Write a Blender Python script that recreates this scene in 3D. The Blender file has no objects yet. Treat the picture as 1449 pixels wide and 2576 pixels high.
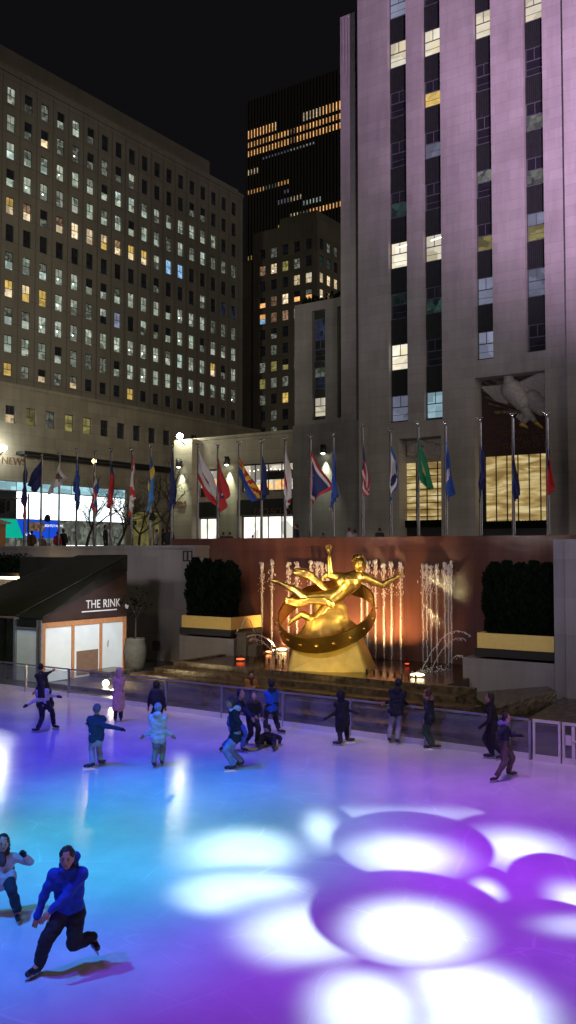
import bpy, bmesh, math, random
from mathutils import Vector, Matrix, noise
random.seed(7)
TH = math.radians(34.5); CT, ST = math.cos(TH), math.sin(TH)
F, CX, CY, HC = 2250.0, 724.5, 1288.0, 5.5
PITCH = math.atan(98.0/F)
scene = bpy.context.scene
COL = scene.collection
# ------------------------------------------------------------------ camera geometry helpers
def ray(px, py):
    x, y, z = px-CX, F, -(py-CY)
    c, s = math.cos(PITCH), math.sin(PITCH)
    return Vector((x, y*c - z*s, y*s + z*c))
def pt(px, py, Y):                       # world point seen at a photo position, Y metres away
    d = ray(px, py); return Vector((d.x*Y/d.y, Y, HC + d.z*Y/d.y))
def on_z(px, py, z):
    d = ray(px, py); t = (z-HC)/d.z; return Vector((d.x*t, d.y*t, z))
def to_ab(p): return (p.x*CT - p.y*ST, p.x*ST + p.y*CT, p.z)
def W(a, b, z): return Vector((a*CT + b*ST, -a*ST + b*CT, z))
def on_b(px, py, b):                     # (a, z) on a plane of constant b
    d = ray(px, py); t = b/(d.x*ST + d.y*CT); return (d.x*CT-d.y*ST)*t, HC + d.z*t
def on_a(px, py, a):                     # (b, z) on a plane of constant a
    d = ray(px, py); t = a/(d.x*CT - d.y*ST); return (d.x*ST+d.y*CT)*t, HC + d.z*t
# ------------------------------------------------------------------ objects
def tag(o, label=None, cat=None, group=None, kind=None):
    if label: o['label'] = label
    if cat: o['category'] = cat
    if group: o['group'] = group
    if kind: o['kind'] = kind
    return o
BASE = {}
def thing(name, label, cat, base=(0, 0, 0), group=None, world=False):
    """an Empty at the thing's base; children are written in the plaza frame (a, b, z) or in world metres"""
    o = bpy.data.objects.new(name, None); COL.objects.link(o); o.empty_display_size = .3
    if world: o.location = Vector(base)
    else:
        o.location = W(*base); o.rotation_euler = (0, 0, -TH)
    BASE[o.name] = (Vector(base), world)
    return tag(o, label, cat, group)
class MB:
    def __init__(s): s.v = []; s.f = []; s.m = []; s.sm = []
    def add(s, vs, fs, m=0, smooth=False):
        n = len(s.v); s.v += [Vector(x) for x in vs]
        for f in fs: s.f.append([i+n for i in f]); s.m.append(m); s.sm.append(smooth)
        return s
    def box(s, x0, x1, y0, y1, z0, z1, m=0):
        if x0 > x1: x0, x1 = x1, x0
        if y0 > y1: y0, y1 = y1, y0
        if z0 > z1: z0, z1 = z1, z0
        return s.add([(x0,y0,z0),(x1,y0,z0),(x1,y1,z0),(x0,y1,z0),(x0,y0,z1),(x1,y0,z1),(x1,y1,z1),(x0,y1,z1)],
              [(0,3,2,1),(4,5,6,7),(0,1,5,4),(1,2,6,5),(2,3,7,6),(3,0,4,7)], m)
    def quad(s, pts, m=0): return s.add(pts, [tuple(range(len(pts)))], m)
    def prism(s, poly, off, m=0):        # closed slab: polygon extruded by a vector
        n = len(poly); off = Vector(off); p = [Vector(q) for q in poly]
        fs = [tuple(range(n))[::-1], tuple(range(n, 2*n))] + [(i, (i+1) % n, n+(i+1) % n, n+i) for i in range(n)]
        return s.add(p+[q+off for q in p], fs, m)
    def tube(s, p0, p1, r0, r1=None, n=8, m=0, cap=True, smooth=True):
        p0, p1 = Vector(p0), Vector(p1); r1 = r0 if r1 is None else r1
        d = (p1-p0)
        if d.length < 1e-6: return s
        d.normalize(); u = d.orthogonal().normalized(); w = d.cross(u)
        vs = []
        for p, r in ((p0, r0), (p1, r1)):
            for i in range(n):
                t = 2*math.pi*i/n; vs.append(p + (u*math.cos(t)+w*math.sin(t))*r)
        s.add(vs, [(i, (i+1) % n, n+(i+1) % n, n+i) for i in range(n)], m, smooth)
        if cap:
            s.add(vs[:n], [tuple(range(n))[::-1]], m); s.add(vs[n:], [tuple(range(n))], m)
        return s
    def ball(s, c, r, n=10, m=0, sc=(1, 1, 1), rot=None):
        c = Vector(c); k = max(4, n//2); vs = []; fs = []
        for j in range(k+1):
            ph = math.pi*j/k
            for i in range(n):
                t = 2*math.pi*i/n
                q = Vector((math.sin(ph)*math.cos(t)*sc[0], math.sin(ph)*math.sin(t)*sc[1], math.cos(ph)*sc[2]))*r
                if rot: q = rot @ q
                vs.append(c+q)
        for j in range(k):
            for i in range(n): fs.append((j*n+i, (j+1)*n+i, (j+1)*n+(i+1) % n, j*n+(i+1) % n))
        return s.add(vs, fs, m, True)
    def capsule(s, p0, r0, p1, r1, n=12, m=0):
        p0, p1 = Vector(p0), Vector(p1)
        s.ball(p0, r0, n, m); s.ball(p1, r1, n, m); return s.tube(p0, p1, r0, r1, n, m)
    def lathe(s, c, prof, n=20, m=0):
        c = Vector(c); vs = []; fs = []
        for r, z in prof:
            for i in range(n):
                t = 2*math.pi*i/n; vs.append(c+Vector((r*math.cos(t), r*math.sin(t), z)))
        for j in range(len(prof)-1):
            for i in range(n): fs.append((j*n+i, j*n+(i+1) % n, (j+1)*n+(i+1) % n, (j+1)*n+i))
        return s.add(vs, fs, m, True)
    def build(s, name, mats, parent=None, frame=True):
        if not isinstance(mats, (list, tuple)): mats = [mats]
        me = bpy.data.meshes.new(name)
        if parent is not None and frame: 
            b = BASE[parent.name][0]
            vs = [v-b for v in s.v]
        else: vs = s.v
        me.from_pydata([tuple(v) for v in vs], [], s.f)
        for m in mats: me.materials.append(m)
        me.polygons.foreach_set('material_index', s.m)
        me.polygons.foreach_set('use_smooth', s.sm)
        me.update()
        o = bpy.data.objects.new(name, me); COL.objects.link(o)
        if parent is not None:
            o.parent = parent; BASE[o.name] = BASE[parent.name]
        return o
def abbuild(mb, name, mats, label, cat, base, group=None, kind=None):
    """a top-level thing that is one mesh, in the plaza frame"""
    b = Vector(base); mb.v = [v-b for v in mb.v]
    o = mb.build(name, mats); o.location = W(*base); o.rotation_euler = (0, 0, -TH)
    BASE[o.name] = (b, False)
    return tag(o, label, cat, group, kind)
def sub(mb, name, mats, parent_part):
    """a sub-part: its parent is a part mesh that sits at its thing's origin"""
    o = mb.build(name, mats); b = BASE[parent_part.name][0]
    for v in o.data.vertices: v.co -= b
    o.parent = parent_part; return o
# ------------------------------------------------------------------ materials
def newmat(name):
    m = bpy.data.materials.new(name); m.use_nodes = True
    nt = m.node_tree; b = nt.nodes['Principled BSDF']; return m, nt, b
def nd(nt, t, **k):
    n = nt.nodes.new(t)
    for a, v in k.items():
        if a.startswith('i_'): n.inputs[a[2:].replace('_', ' ')].default_value = v
        else: setattr(n, a, v)
    return n
def plain(name, col, rough=.6, metal=0, var=.15, scale=6, bump=0.0, bscale=40, spec=.5, emit=None, es=0):
    m, nt, b = newmat(name); L = nt.links
    tc = nd(nt, 'ShaderNodeTexCoord'); n = nd(nt, 'ShaderNodeTexNoise'); n.inputs['Scale'].default_value = scale
    n.inputs['Detail'].default_value = 5
    L.new(tc.outputs['Object'], n.inputs['Vector'])
    r = nd(nt, 'ShaderNodeValToRGB')
    r.color_ramp.elements[0].position = .3; r.color_ramp.elements[1].position = .7
    r.color_ramp.elements[0].color = tuple(c*(1-var) for c in col)+(1,); r.color_ramp.elements[1].color = tuple(min(1, c*(1+var)) for c in col)+(1,)
    L.new(n.outputs['Fac'], r.inputs['Fac']); L.new(r.outputs['Color'], b.inputs['Base Color'])
    b.inputs['Roughness'].default_value = rough; b.inputs['Metallic'].default_value = metal
    b.inputs['Specular IOR Level'].default_value = spec
    if bump:
        n2 = nd(nt, 'ShaderNodeTexNoise'); n2.inputs['Scale'].default_value = bscale; n2.inputs['Detail'].default_value = 4
        L.new(tc.outputs['Object'], n2.inputs['Vector'])
        bp = nd(nt, 'ShaderNodeBump'); bp.inputs['Strength'].default_value = bump; bp.inputs['Distance'].default_value = .02
        L.new(n2.outputs['Fac'], bp.inputs['Height']); L.new(bp.outputs['Normal'], b.inputs['Normal'])
    if emit:
        b.inputs['Emission Color'].default_value = emit+(1,); b.inputs['Emission Strength'].default_value = es
        m.cycles.emission_sampling = 'NONE'
    return m
def stone(name, col, axis, bw=1.6, bh=.8, mortar=.012, mdark=.55, rough=.75, var=.12, offset=.5, spec=.3, stain=.25):
    """ashlar: faint joints, each block its own tone, blotches and vertical weather streaks"""
    m, nt, b = newmat(name); L = nt.links
    tc = nd(nt, 'ShaderNodeTexCoord'); sp = nd(nt, 'ShaderNodeSeparateXYZ'); cb = nd(nt, 'ShaderNodeCombineXYZ')
    L.new(tc.outputs['Object'], sp.inputs[0])
    L.new(sp.outputs['X' if axis == 'b' else 'Y'], cb.inputs['X']); L.new(sp.outputs['Z'], cb.inputs['Y'])
    br = nd(nt, 'ShaderNodeTexBrick'); br.offset = offset
    br.inputs['Scale'].default_value = 1; br.inputs['Brick Width'].default_value = bw; br.inputs['Row Height'].default_value = bh
    br.inputs['Mortar Size'].default_value = mortar; br.inputs['Mortar Smooth'].default_value = .3
    br.inputs['Color1'].default_value = tuple(c*(1-var) for c in col)+(1,)
    br.inputs['Color2'].default_value = tuple(c*(1+var) for c in col)+(1,)
    br.inputs['Mortar'].default_value = tuple(c*mdark for c in col)+(1,)
    L.new(cb.outputs[0], br.inputs['Vector'])
    mp = nd(nt, 'ShaderNodeMapping'); mp.inputs['Scale'].default_value = (.9, .9, .12)
    L.new(tc.outputs['Object'], mp.inputs['Vector'])
    n = nd(nt, 'ShaderNodeTexNoise'); n.inputs['Scale'].default_value = 1.3; n.inputs['Detail'].default_value = 8; n.inputs['Roughness'].default_value = .65
    L.new(mp.outputs[0], n.inputs['Vector'])
    n2 = nd(nt, 'ShaderNodeTexNoise'); n2.inputs['Scale'].default_value = .25; n2.inputs['Detail'].default_value = 6
    L.new(tc.outputs['Object'], n2.inputs['Vector'])
    ad = nd(nt, 'ShaderNodeMath', operation='ADD'); L.new(n.outputs['Fac'], ad.inputs[0]); L.new(n2.outputs['Fac'], ad.inputs[1])
    mr = nd(nt, 'ShaderNodeMapRange'); mr.inputs['From Min'].default_value = .7; mr.inputs['From Max'].default_value = 1.3
    mr.inputs['To Min'].default_value = 1-stain; mr.inputs['To Max'].default_value = 1+stain*.6
    L.new(ad.outputs[0], mr.inputs['Value'])
    mx = nd(nt, 'ShaderNodeMix', data_type='RGBA', blend_type='MULTIPLY'); mx.inputs['Factor'].default_value = 1
    L.new(br.outputs['Color'], mx.inputs['A']); L.new(mr.outputs[0], mx.inputs['B'])
    L.new(mx.outputs['Result'], b.inputs['Base Color'])
    b.inputs['Roughness'].default_value = rough; b.inputs['Specular IOR Level'].default_value = spec
    n3 = nd(nt, 'ShaderNodeTexNoise'); n3.inputs['Scale'].default_value = 22; n3.inputs['Detail'].default_value = 5
    L.new(tc.outputs['Object'], n3.inputs['Vector'])
    bp = nd(nt, 'ShaderNodeBump'); bp.inputs['Strength'].default_value = .25; bp.inputs['Distance'].default_value = .02
    L.new(n3.outputs['Fac'], bp.inputs['Height']); L.new(bp.outputs['Normal'], b.inputs['Normal'])
    return m
def glow(name, col, strength, var=.5, scale=2.5, col2=None, rough=.2):
    """lit glass: what is seen of a lit room, uneven; a weak gloss over it"""
    m, nt, b = newmat(name); L = nt.links
    tc = nd(nt, 'ShaderNodeTexCoord'); oi = nd(nt, 'ShaderNodeObjectInfo'); ad = nd(nt, 'ShaderNodeVectorMath', operation='ADD')
    ml = nd(nt, 'ShaderNodeMath', operation='MULTIPLY'); ml.inputs[1].default_value = 97
    L.new(oi.outputs['Random'], ml.inputs[0]); L.new(tc.outputs['Object'], ad.inputs[0]); L.new(ml.outputs[0], ad.inputs[1])
    v = nd(nt, 'ShaderNodeTexVoronoi'); v.inputs['Scale'].default_value = scale; v.distance = 'CHEBYCHEV'
    L.new(ad.outputs[0], v.inputs['Vector'])
    sv = nd(nt, 'ShaderNodeSeparateColor'); L.new(v.outputs['Color'], sv.inputs[0])
    n = nd(nt, 'ShaderNodeTexNoise'); n.inputs['Scale'].default_value = scale*1.2; n.inputs['Detail'].default_value = 4
    L.new(ad.outputs[0], n.inputs['Vector'])
    a2 = nd(nt, 'ShaderNodeMath', operation='MULTIPLY'); L.new(sv.outputs[0], a2.inputs[0]); L.new(n.outputs['Fac'], a2.inputs[1])
    mr = nd(nt, 'ShaderNodeMapRange'); mr.inputs['From Min'].default_value = 0; mr.inputs['From Max'].default_value = .6
    mr.inputs['To Min'].default_value = strength*(1-var); mr.inputs['To Max'].default_value = strength*(1+var)
    L.new(a2.outputs[0], mr.inputs['Value']); 
    # each window a little brighter or dimmer
    m3 = nd(nt, 'ShaderNodeMapRange'); m3.inputs['To Min'].default_value = .6; m3.inputs['To Max'].default_value = 1.3
    L.new(oi.outputs['Random'], m3.inputs['Value'])
    m4 = nd(nt, 'ShaderNodeMath', operation='MULTIPLY'); L.new(mr.outputs[0], m4.inputs[0]); L.new(m3.outputs[0], m4.inputs[1])
    L.new(m4.outputs[0], b.inputs['Emission Strength'])
    if col2:
        mx = nd(nt, 'ShaderNodeMix', data_type='RGBA'); mx.inputs['A'].default_value = col+(1,); mx.inputs['B'].default_value = col2+(1,)
        L.new(sv.outputs[1], mx.inputs['Factor']); L.new(mx.outputs['Result'], b.inputs['Emission Color'])
    else: b.inputs['Emission Color'].default_value = col+(1,)
    b.inputs['Base Color'].default_value = (.02, .02, .025, 1); b.inputs['Roughness'].default_value = rough
    m.cycles.emission_sampling = 'NONE'
    return m
def emis(name, col, s, sample=False):
    m, nt, b = newmat(name); b.inputs['Base Color'].default_value = (0, 0, 0, 1)
    b.inputs['Emission Color'].default_value = col+(1,); b.inputs['Emission Strength'].default_value = s
    m.cycles.emission_sampling = 'AUTO' if sample else 'NONE'
    return m
LIME = (.36, .325, .29)
M = dict(
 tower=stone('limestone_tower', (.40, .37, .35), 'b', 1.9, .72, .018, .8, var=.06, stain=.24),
 tower_a=stone('limestone_tower_side', (.40, .37, .35), 'a', 1.9, .72, .010, .62, var=.06),
 block=stone('limestone_block', (.215, .20, .175), 'a', 2.48, 3.2, .03, .5, offset=0, var=.03, stain=.2),
 low=stone('limestone_low', (.23, .205, .165), 'a', 2.2, 1.1, .014, .6),
 seam=plain('recessed_seam', (.13, .115, .095), .8),
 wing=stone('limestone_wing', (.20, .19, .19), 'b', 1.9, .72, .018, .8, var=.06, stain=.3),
 fao=stone('limestone_front', (.26, .235, .19), 'b', 1.8, .9, .012, .6),
 back=stone('limestone_back', (.14, .125, .108), 'b', 3, 3.4, .02, .7, stain=.2),
 conc=stone('grey_granite_wall', (.23, .22, .235), 'b', 2.2, 1.3, .006, .75, rough=.5, stain=.3),
 red=stone('red_granite', (.130, .062, .052), 'b', 3.1, 5.2, .006, .45, rough=.13, spec=.7, offset=0, var=.05, stain=.4),
 spandrel=plain('dark_metal_spandrel', (.020, .024, .023), .6, 0, .2, 3),
 dark=plain('dark_bronze', (.03, .028, .03), .45, .4),
 frame=plain('grey_window_frame', (.10, .10, .11), .5),
 framed=plain('dark_window_frame', (.035, .033, .03), .5),
 black=plain('black_paint', (.012, .012, .013), .5),
 roof=plain('dark_roofing', (.05, .048, .045), .9, var=.3),
 pave=plain('paving_stone', (.16, .155, .15), .7, var=.2, scale=1.2, bump=.2),
 asphalt=plain('asphalt', (.05, .05, .05), .85, var=.2),
 wetpave=plain('dark_wet_paving', (.05, .045, .042), .28, var=.4, scale=1.5, bump=.3, bscale=8),
 steps=plain('dark_granite_steps', (.075, .058, .042), .17, var=.7, scale=5, bump=1.0, bscale=11),
 gold=plain('gilded_bronze', (.86, .56, .13), .34, 1, .12, 5, .25, 9),
 goldrock=plain('dull_gilded_rock', (.60, .37, .09), .5, .85, .2, 4, .35, 6),
 goldpale=plain('gold_painted_stone', (.55, .40, .10), .45, .45, .15, 3, .2),
 orangewood=plain('orange_wood_frame', (.50, .22, .10), .55, var=.15),
 white=plain('white_panel', (.80, .84, .86), .4, var=.06, scale=1.5),
 whiteplastic=plain('white_dasher', (.74, .73, .76), .35, var=.05),
 alum=plain('aluminium', (.42, .42, .46), .4, .7),
 canvas=plain('black_canvas', (.014, .016, .015), .35, var=.35, scale=2, bump=.5, bscale=3),
 canvasbrown=plain('brown_canvas', (.032, .014, .011), .6, var=.3, scale=2, bump=.5, bscale=3),
 ply=plain('plywood', (.22, .13, .09), .6),
 yellowbox=plain('yellow_planter', (.66, .50, .15), .5, var=.06),
 leaf=plain('dark_evergreen_leaf', (.005, .011, .005), .9, var=.5, scale=8, spec=.05),
 bark=plain('bark', (.05, .038, .03), .9, var=.3),
 urn=plain('stone_urn', (.11, .10, .08), .7, var=.2, bump=.3),
 pole=plain('pole_metal', (.10, .09, .095), .35, .6),
 chrome=plain('chrome_finial', (.6, .6, .6), .25, 1),
 letter=plain('bronze_letters', (.20, .11, .06), .4, .5),
 whiteletter=plain('white_letters', (.75, .72, .72), .5, var=.03),
 stonecarve=plain('carved_limestone', (.46, .42, .39), .7, var=.2, bump=.4, bscale=5),
 redpaint=plain('dark_red_painted_stone', (.055, .022, .02), .6, var=.3),
 water=None, ice=None)
# ================================================================== water and ice
m, nt, b = newmat('pool_water'); L = nt.links
b.inputs['Base Color'].default_value = (.035, .02, .012, 1); b.inputs['Roughness'].default_value = .16; b.inputs['Specular IOR Level'].default_value = .6
tc = nd(nt, 'ShaderNodeTexCoord'); n = nd(nt, 'ShaderNodeTexNoise'); n.inputs['Scale'].default_value = 5; n.inputs['Detail'].default_value = 4
L.new(tc.outputs['Object'], n.inputs['Vector']); bp = nd(nt, 'ShaderNodeBump'); bp.inputs['Strength'].default_value = .3; bp.inputs['Distance'].default_value = .05
L.new(n.outputs['Fac'], bp.inputs['Height']); L.new(bp.outputs['Normal'], b.inputs['Normal']); M['water'] = m
m, nt, b = newmat('falling_water'); b.inputs['Base Color'].default_value = (.85, .86, .88, 1); b.inputs['Roughness'].default_value = .25
b.inputs['Alpha'].default_value = .5; b.inputs['Subsurface Weight'].default_value = 0; M['jet'] = m
m = m.copy(); m.name = 'water_mist'; m.node_tree.nodes['Principled BSDF'].inputs['Alpha'].default_value = .11; M['mist'] = m
m, nt, b = newmat('skated_ice'); L = nt.links
tc = nd(nt, 'ShaderNodeTexCoord')
n = nd(nt, 'ShaderNodeTexNoise'); n.inputs['Scale'].default_value = .55; n.inputs['Detail'].default_value = 7; n.inputs['Roughness'].default_value = .6
L.new(tc.outputs['Object'], n.inputs['Vector'])
r = nd(nt, 'ShaderNodeValToRGB'); r.color_ramp.elements[0].position = .3; r.color_ramp.elements[1].position = .7
r.color_ramp.elements[0].color = (.60, .62, .66, 1); r.color_ramp.elements[1].color = (.80, .81, .83, 1)
L.new(n.outputs['Fac'], r.inputs['Fac'])
lines = None                               # curved blade cuts at two sizes
for sc_, wd_ in ((.22, .0024), (.5, .002), (.34, .0018)):
    nn = nd(nt, 'ShaderNodeTexNoise'); nn.inputs['Scale'].default_value = sc_*1.3; nn.inputs['Detail'].default_value = 1
    L.new(tc.outputs['Object'], nn.inputs['Vector'])
    am = nd(nt, 'ShaderNodeVectorMath', operation='MULTIPLY_ADD'); L.new(nn.outputs['Color'], am.inputs[0]); am.inputs[1].default_value = (2.4, 2.4, 0); L.new(tc.outputs['Object'], am.inputs[2])
    vo = nd(nt, 'ShaderNodeTexVoronoi', feature='DISTANCE_TO_EDGE'); vo.inputs['Scale'].default_value = sc_; L.new(am.outputs[0], vo.inputs['Vector'])
    mr_ = nd(nt, 'ShaderNodeMapRange'); mr_.inputs['From Min'].default_value = wd_; mr_.inputs['From Max'].default_value = wd_*2.2; mr_.inputs['To Min'].default_value = 1; mr_.inputs['To Max'].default_value = 0
    L.new(vo.outputs['Distance'], mr_.inputs['Value'])
    if lines is None: lines = mr_.outputs[0]
    else:
        mx_ = nd(nt, 'ShaderNodeMath', operation='MAXIMUM'); L.new(lines, mx_.inputs[0]); L.new(mr_.outputs[0], mx_.inputs[1]); lines = mx_.outputs[0]
sf = nd(nt, 'ShaderNodeTexNoise'); sf.inputs['Scale'].default_value = 1.1; sf.inputs['Detail'].default_value = 6; L.new(tc.outputs['Object'], sf.inputs['Vector'])
fd = nd(nt, 'ShaderNodeMapRange'); fd.inputs['From Min'].default_value = .42; fd.inputs['From Max'].default_value = .62; fd.inputs['To Min'].default_value = 0; fd.inputs['To Max'].default_value = .5; L.new(sf.outputs['Fac'], fd.inputs['Value'])
ml_ = nd(nt, 'ShaderNodeMath', operation='MULTIPLY'); L.new(lines, ml_.inputs[0]); L.new(fd.outputs[0], ml_.inputs[1])
mc = nd(nt, 'ShaderNodeMix', data_type='RGBA'); mc.inputs['B'].default_value = (.93, .94, .96, 1); L.new(ml_.outputs[0], mc.inputs['Factor']); L.new(r.outputs['Color'], mc.inputs['A'])
L.new(mc.outputs['Result'], b.inputs['Base Color'])
r2 = nd(nt, 'ShaderNodeMapRange'); r2.inputs['From Min'].default_value = .35; r2.inputs['From Max'].default_value = .65
r2.inputs['To Min'].default_value = .11; r2.inputs['To Max'].default_value = .17
L.new(n.outputs['Fac'], r2.inputs['Value']); L.new(r2.outputs[0], b.inputs['Roughness'])
mp = nd(nt, 'ShaderNodeMapping'); mp.inputs['Scale'].default_value = (.35, 3.2, 1); mp.inputs['Rotation'].default_value = (0, 0, .35)
L.new(tc.outputs['Object'], mp.inputs['Vector'])
n4 = nd(nt, 'ShaderNodeTexNoise'); n4.inputs['Scale'].default_value = 4; n4.inputs['Detail'].default_value = 8; n4.inputs['Distortion'].default_value = 1.2
L.new(mp.outputs[0], n4.inputs['Vector'])
bp = nd(nt, 'ShaderNodeBump'); bp.inputs['Strength'].default_value = .11; bp.inputs['Distance'].default_value = .02
L.new(n4.outputs['Fac'], bp.inputs['Height']); L.new(bp.outputs['Normal'], b.inputs['Normal'])
b.inputs['Specular IOR Level'].default_value = .45
M['ice'] = m
# ================================================================== ground sheets
FB = 23.3                                 # fence line
WB = 34.7                                 # face of the red wall
def sheet(name, x0, x1, y0, y1, z, mat, cuts=1):
    mb = MB(); mb.quad([(x0,y0,z),(x1,y0,z),(x1,y1,z),(x0,y1,z)])
    return abbuild(mb, name, mat, None, None, ((x0+x1)/2, (y0+y1)/2, z), kind='structure')
sheet('ice', -52, 18, -12, FB+.05, 0, M['ice'])
sheet('rink_terrace', -60, 20, FB-.2, WB+1, -.004, M['wetpave'])
sheet('ground', -900, 900, -900, 900, -.35, M['asphalt'])
mb = MB(); mb.box(-300, 300, WB+.6, 500, 4.9, 5.2)
abbuild(mb, 'plaza_pavement', M['pave'], None, None, (0, 80, 4.9), kind='structure')
mb = MB(); mb.box(-300, -60, -200, WB+.6, 4.9, 5.2)
abbuild(mb, 'side_pavement', M['pave'], None, None, (-100, 0, 4.9), kind='structure')
sheet('street', -70, -56, WB+2, 200, 5.204, M['asphalt'])
# ================================================================== walls of the sunken rink
a_l = on_b(490, 1372, 33.6)[0]; a_red0 = on_b(462, 1352, WB)[0]; a_redr = on_b(1396, 1350, WB)[0]
wl = thing('retaining_wall', 'long grey granite retaining wall behind the black tent', 'wall', ((-60+a_l)/2, 33.6, 0))
mb = MB(); mb.box(-60, a_l, 33.6, WB+.6, 0, 5.62); mb.build('wall', M['conc'], wl)
mb = MB(); mb.box(-60, a_l+.05, 33.5, WB+.65, 5.62, 5.78); mb.build('coping', M['conc'], wl)
mb = MB()
for i in range(2):
    x = on_b(467+i*11, 1398, 33.6)[0]
    for (u0, u1, z0, z1) in ((-.16, .16, .2, .26), (-.16, .16, -.26, -.2), (-.16, -.10, -.2, .2), (.10, .16, -.2, .2)):
        mb.box(x+u0, x+u1, 33.57, 33.602, 5.25+z0, 5.25+z1)
mb.build('wall_emblem', M['dark'], wl)
rw = thing('granite_wall', 'polished red granite wall behind the gilded sculpture', 'wall', ((a_red0+a_redr)/2, WB, .3))
mb = MB(); mb.box(a_red0-.8, a_redr+.8, WB, WB+.6, .0, 5.72); mb.build('wall', M['red'], rw)
mb = MB(); mb.box(a_red0-.8, a_redr+.8, WB-.05, WB+.62, 5.72, 6.12); mb.build('coping', M['red'], rw)
mb = MB()
for (x0, x1) in ((720, 835), (905, 1012), (1062, 1150)):
    a0 = on_b(x0, 1420, WB-.1)[0]; a1 = on_b(x1, 1420, WB-.1)[0]; mb.box(a0, a1, WB-.13, WB-.002, 4.62, 4.72)
mb.build('spout_ledge', M['red'], rw)
# right pier
a_p = on_b(1392, 1400, 31.1)[0]; a_p2 = on_b(1419, 1400, 30.9)[0]
pr = thing('wall_pier', 'pale granite pier at the right end of the red wall', 'pier', (a_p+1, 31.1, 0))
mb = MB(); mb.box(a_p, a_p2, 31.1, WB-.06, 0, 5.9); mb.box(a_p2, a_p+9, 30.95, WB+.4, 0, 5.903); mb.build('pier', M['conc'], pr)
# planters on their shelves
def shelf_planter(side, x0, x1, b0, ztop, label, slabel):
    a0 = on_b(x0, 1560, b0)[0]; a1 = on_b(x1, 1560, b0)[0]
    s = thing('shelf_wall', slabel, 'wall', ((a0+a1)/2, b0, 0))
    ext = -.6 if side == 'r' else 0
    mb = MB(); mb.box(a0+ext-(.2 if side == 'l' else 0), a1+(.12 if side == 'l' else 0), b0+.06, WB-1.2 if side == 'l' else WB-.002, 0, ztop-.95); mb.build('wall', M['conc'], s)
    t = thing('planter_box', label, 'planter', ((a0+a1)/2, b0, ztop-.9))
    mb = MB(); mb.box(a0, a1, b0, b0+.08, ztop-.55, ztop); mb.box(a0, a0+.08, b0+.08, WB-.6, ztop-.55, ztop)
    mb.box(a1-.08, a1, b0+.08, WB-.6, ztop-.55, ztop); mb.build('box_panel', M['yellowbox'], t)
    mb = MB(); mb.box(a0-.1, a1, b0-.02, WB-.5, ztop-.85, ztop-.56); mb.build('plinth', M['black'], t)
    mb = MB(); mb.box(a0+.08, a1-.08, b0+.09, WB-.6, ztop-.3, ztop-.12); mb.build('soil', M['bark'], t)
    return a0, a1, ztop-.1
L0 = shelf_planter('l', 457, 581, 31.8, 2.5, 'yellow planter box left of the gilded sculpture', 'low grey wall carrying the left planter')
R0 = shelf_planter('r', 1200, 1393, 31.2, 2.5, 'yellow planter box right of the gilded sculpture', 'low grey wall carrying the right planter')
def arbor(h, rad, n=2600, seed=1):
    rnd = random.Random(seed); mb = MB()
    for i in range(n):
        t = rnd.random()**.8; z = t*h
        rr = rad*min(1, .75+.5*t if t < .3 else 1.0)*(1-max(0, (t-.72)/.28)**2.2*.92)
        ang = rnd.random()*6.283; bulge = 1+.16*math.sin(ang*3+seed)+.1*math.sin(z*6+ang*2)
        r = rr*bulge*(rnd.random()**.35)
        c = Vector((r*math.cos(ang), r*math.sin(ang), z+.05)); s = .05+.06*rnd.random()
        d = Vector((math.cos(ang)*.6, math.sin(ang)*.6, 1)).normalized(); u = d.orthogonal().normalized()
        u.rotate(Matrix.Rotation(rnd.random()*6.28, 3, d))
        mb.add([c-u*s*.5, c+u*s*.5, c+u*s*.35+d*s*1.9, c-u*s*.35+d*s*1.9], [(0, 1, 2, 3)], 0)
    return mb
def place_arbor(a, b, z, h, rad, seed, label, group):
    t = thing('arborvitae', label, 'conifer', (a, b, z), group)
    arbor(h, rad, seed=seed).build('foliage', M['leaf'], t, frame=False)
    mb = MB(); mb.tube((0, 0, 0), (0, 0, h*.8), .06, .02); mb.build('trunk', M['bark'], t, frame=False)
ll = ['clipped dark conifer at the left end of the left planter', 'second dark conifer from the left in the left planter', 'third dark conifer from the left in the left planter', 'orange-lit conifer nearest the sculpture in the left planter']
for i in range(4):
    a = L0[0]+.5+i*(L0[1]-L0[0]-.9)/3; place_arbor(a, 32.22, L0[2]-.1, 2.72-.05*i, .40, i+3, ll[i], 'conifers in the left planter')
rl = ['lone narrow conifer at the left end of the right planter', 'second dark conifer from the left in the right planter', 'middle dark conifer of the right planter', 'second dark conifer from the pale pier', 'dark conifer touching the pale pier in the right planter']
for i in range(5):
    a = R0[0]+.36+i*(R0[1]-R0[0]-.85)/4; place_arbor(a, 32.1, R0[2]-.1, 2.6+.06*(i % 2), .47, i+13, rl[i], 'conifers in the right planter')
# ================================================================== pool and cascade
aL, aR = L0[1]+.05, R0[0]-.55
pool_b0 = 28.6
mb = MB(); mb.quad([(aL-.4, pool_b0+.25, .8), (aR+.2, pool_b0+.25, .8), (aR+.2, WB, .8), (aL-.4, WB, .8)])
mb.box(aL-.2, aR+.2, pool_b0+.3, WB-.1, .1, .795)
abbuild(mb, 'pool_water', M['water'], None, None, ((aL+aR)/2, 31, .8), kind='structure')
bs = thing('fountain_basin', 'dark stepped granite basin round the fountain pool', 'basin', ((aL+aR)/2, pool_b0, 0))
mb = MB(); mb.box(aL-.6, aR+1.5, pool_b0, pool_b0+.25, 0, .86); mb.box(aL-.6, aL-.35, pool_b0+.25, 31.8, 0, .858)
mb.build('basin_rim', M['steps'], bs)
for k in range(4):
    z = .66-.18*k; d = pool_b0-.85*(k+1)
    mb = MB(); mb.box(aL-.9-k*.55, aR+1.2+.9*k, d, d+.85-.003, 0, z); mb.build('step', M['steps'], bs)
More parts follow.
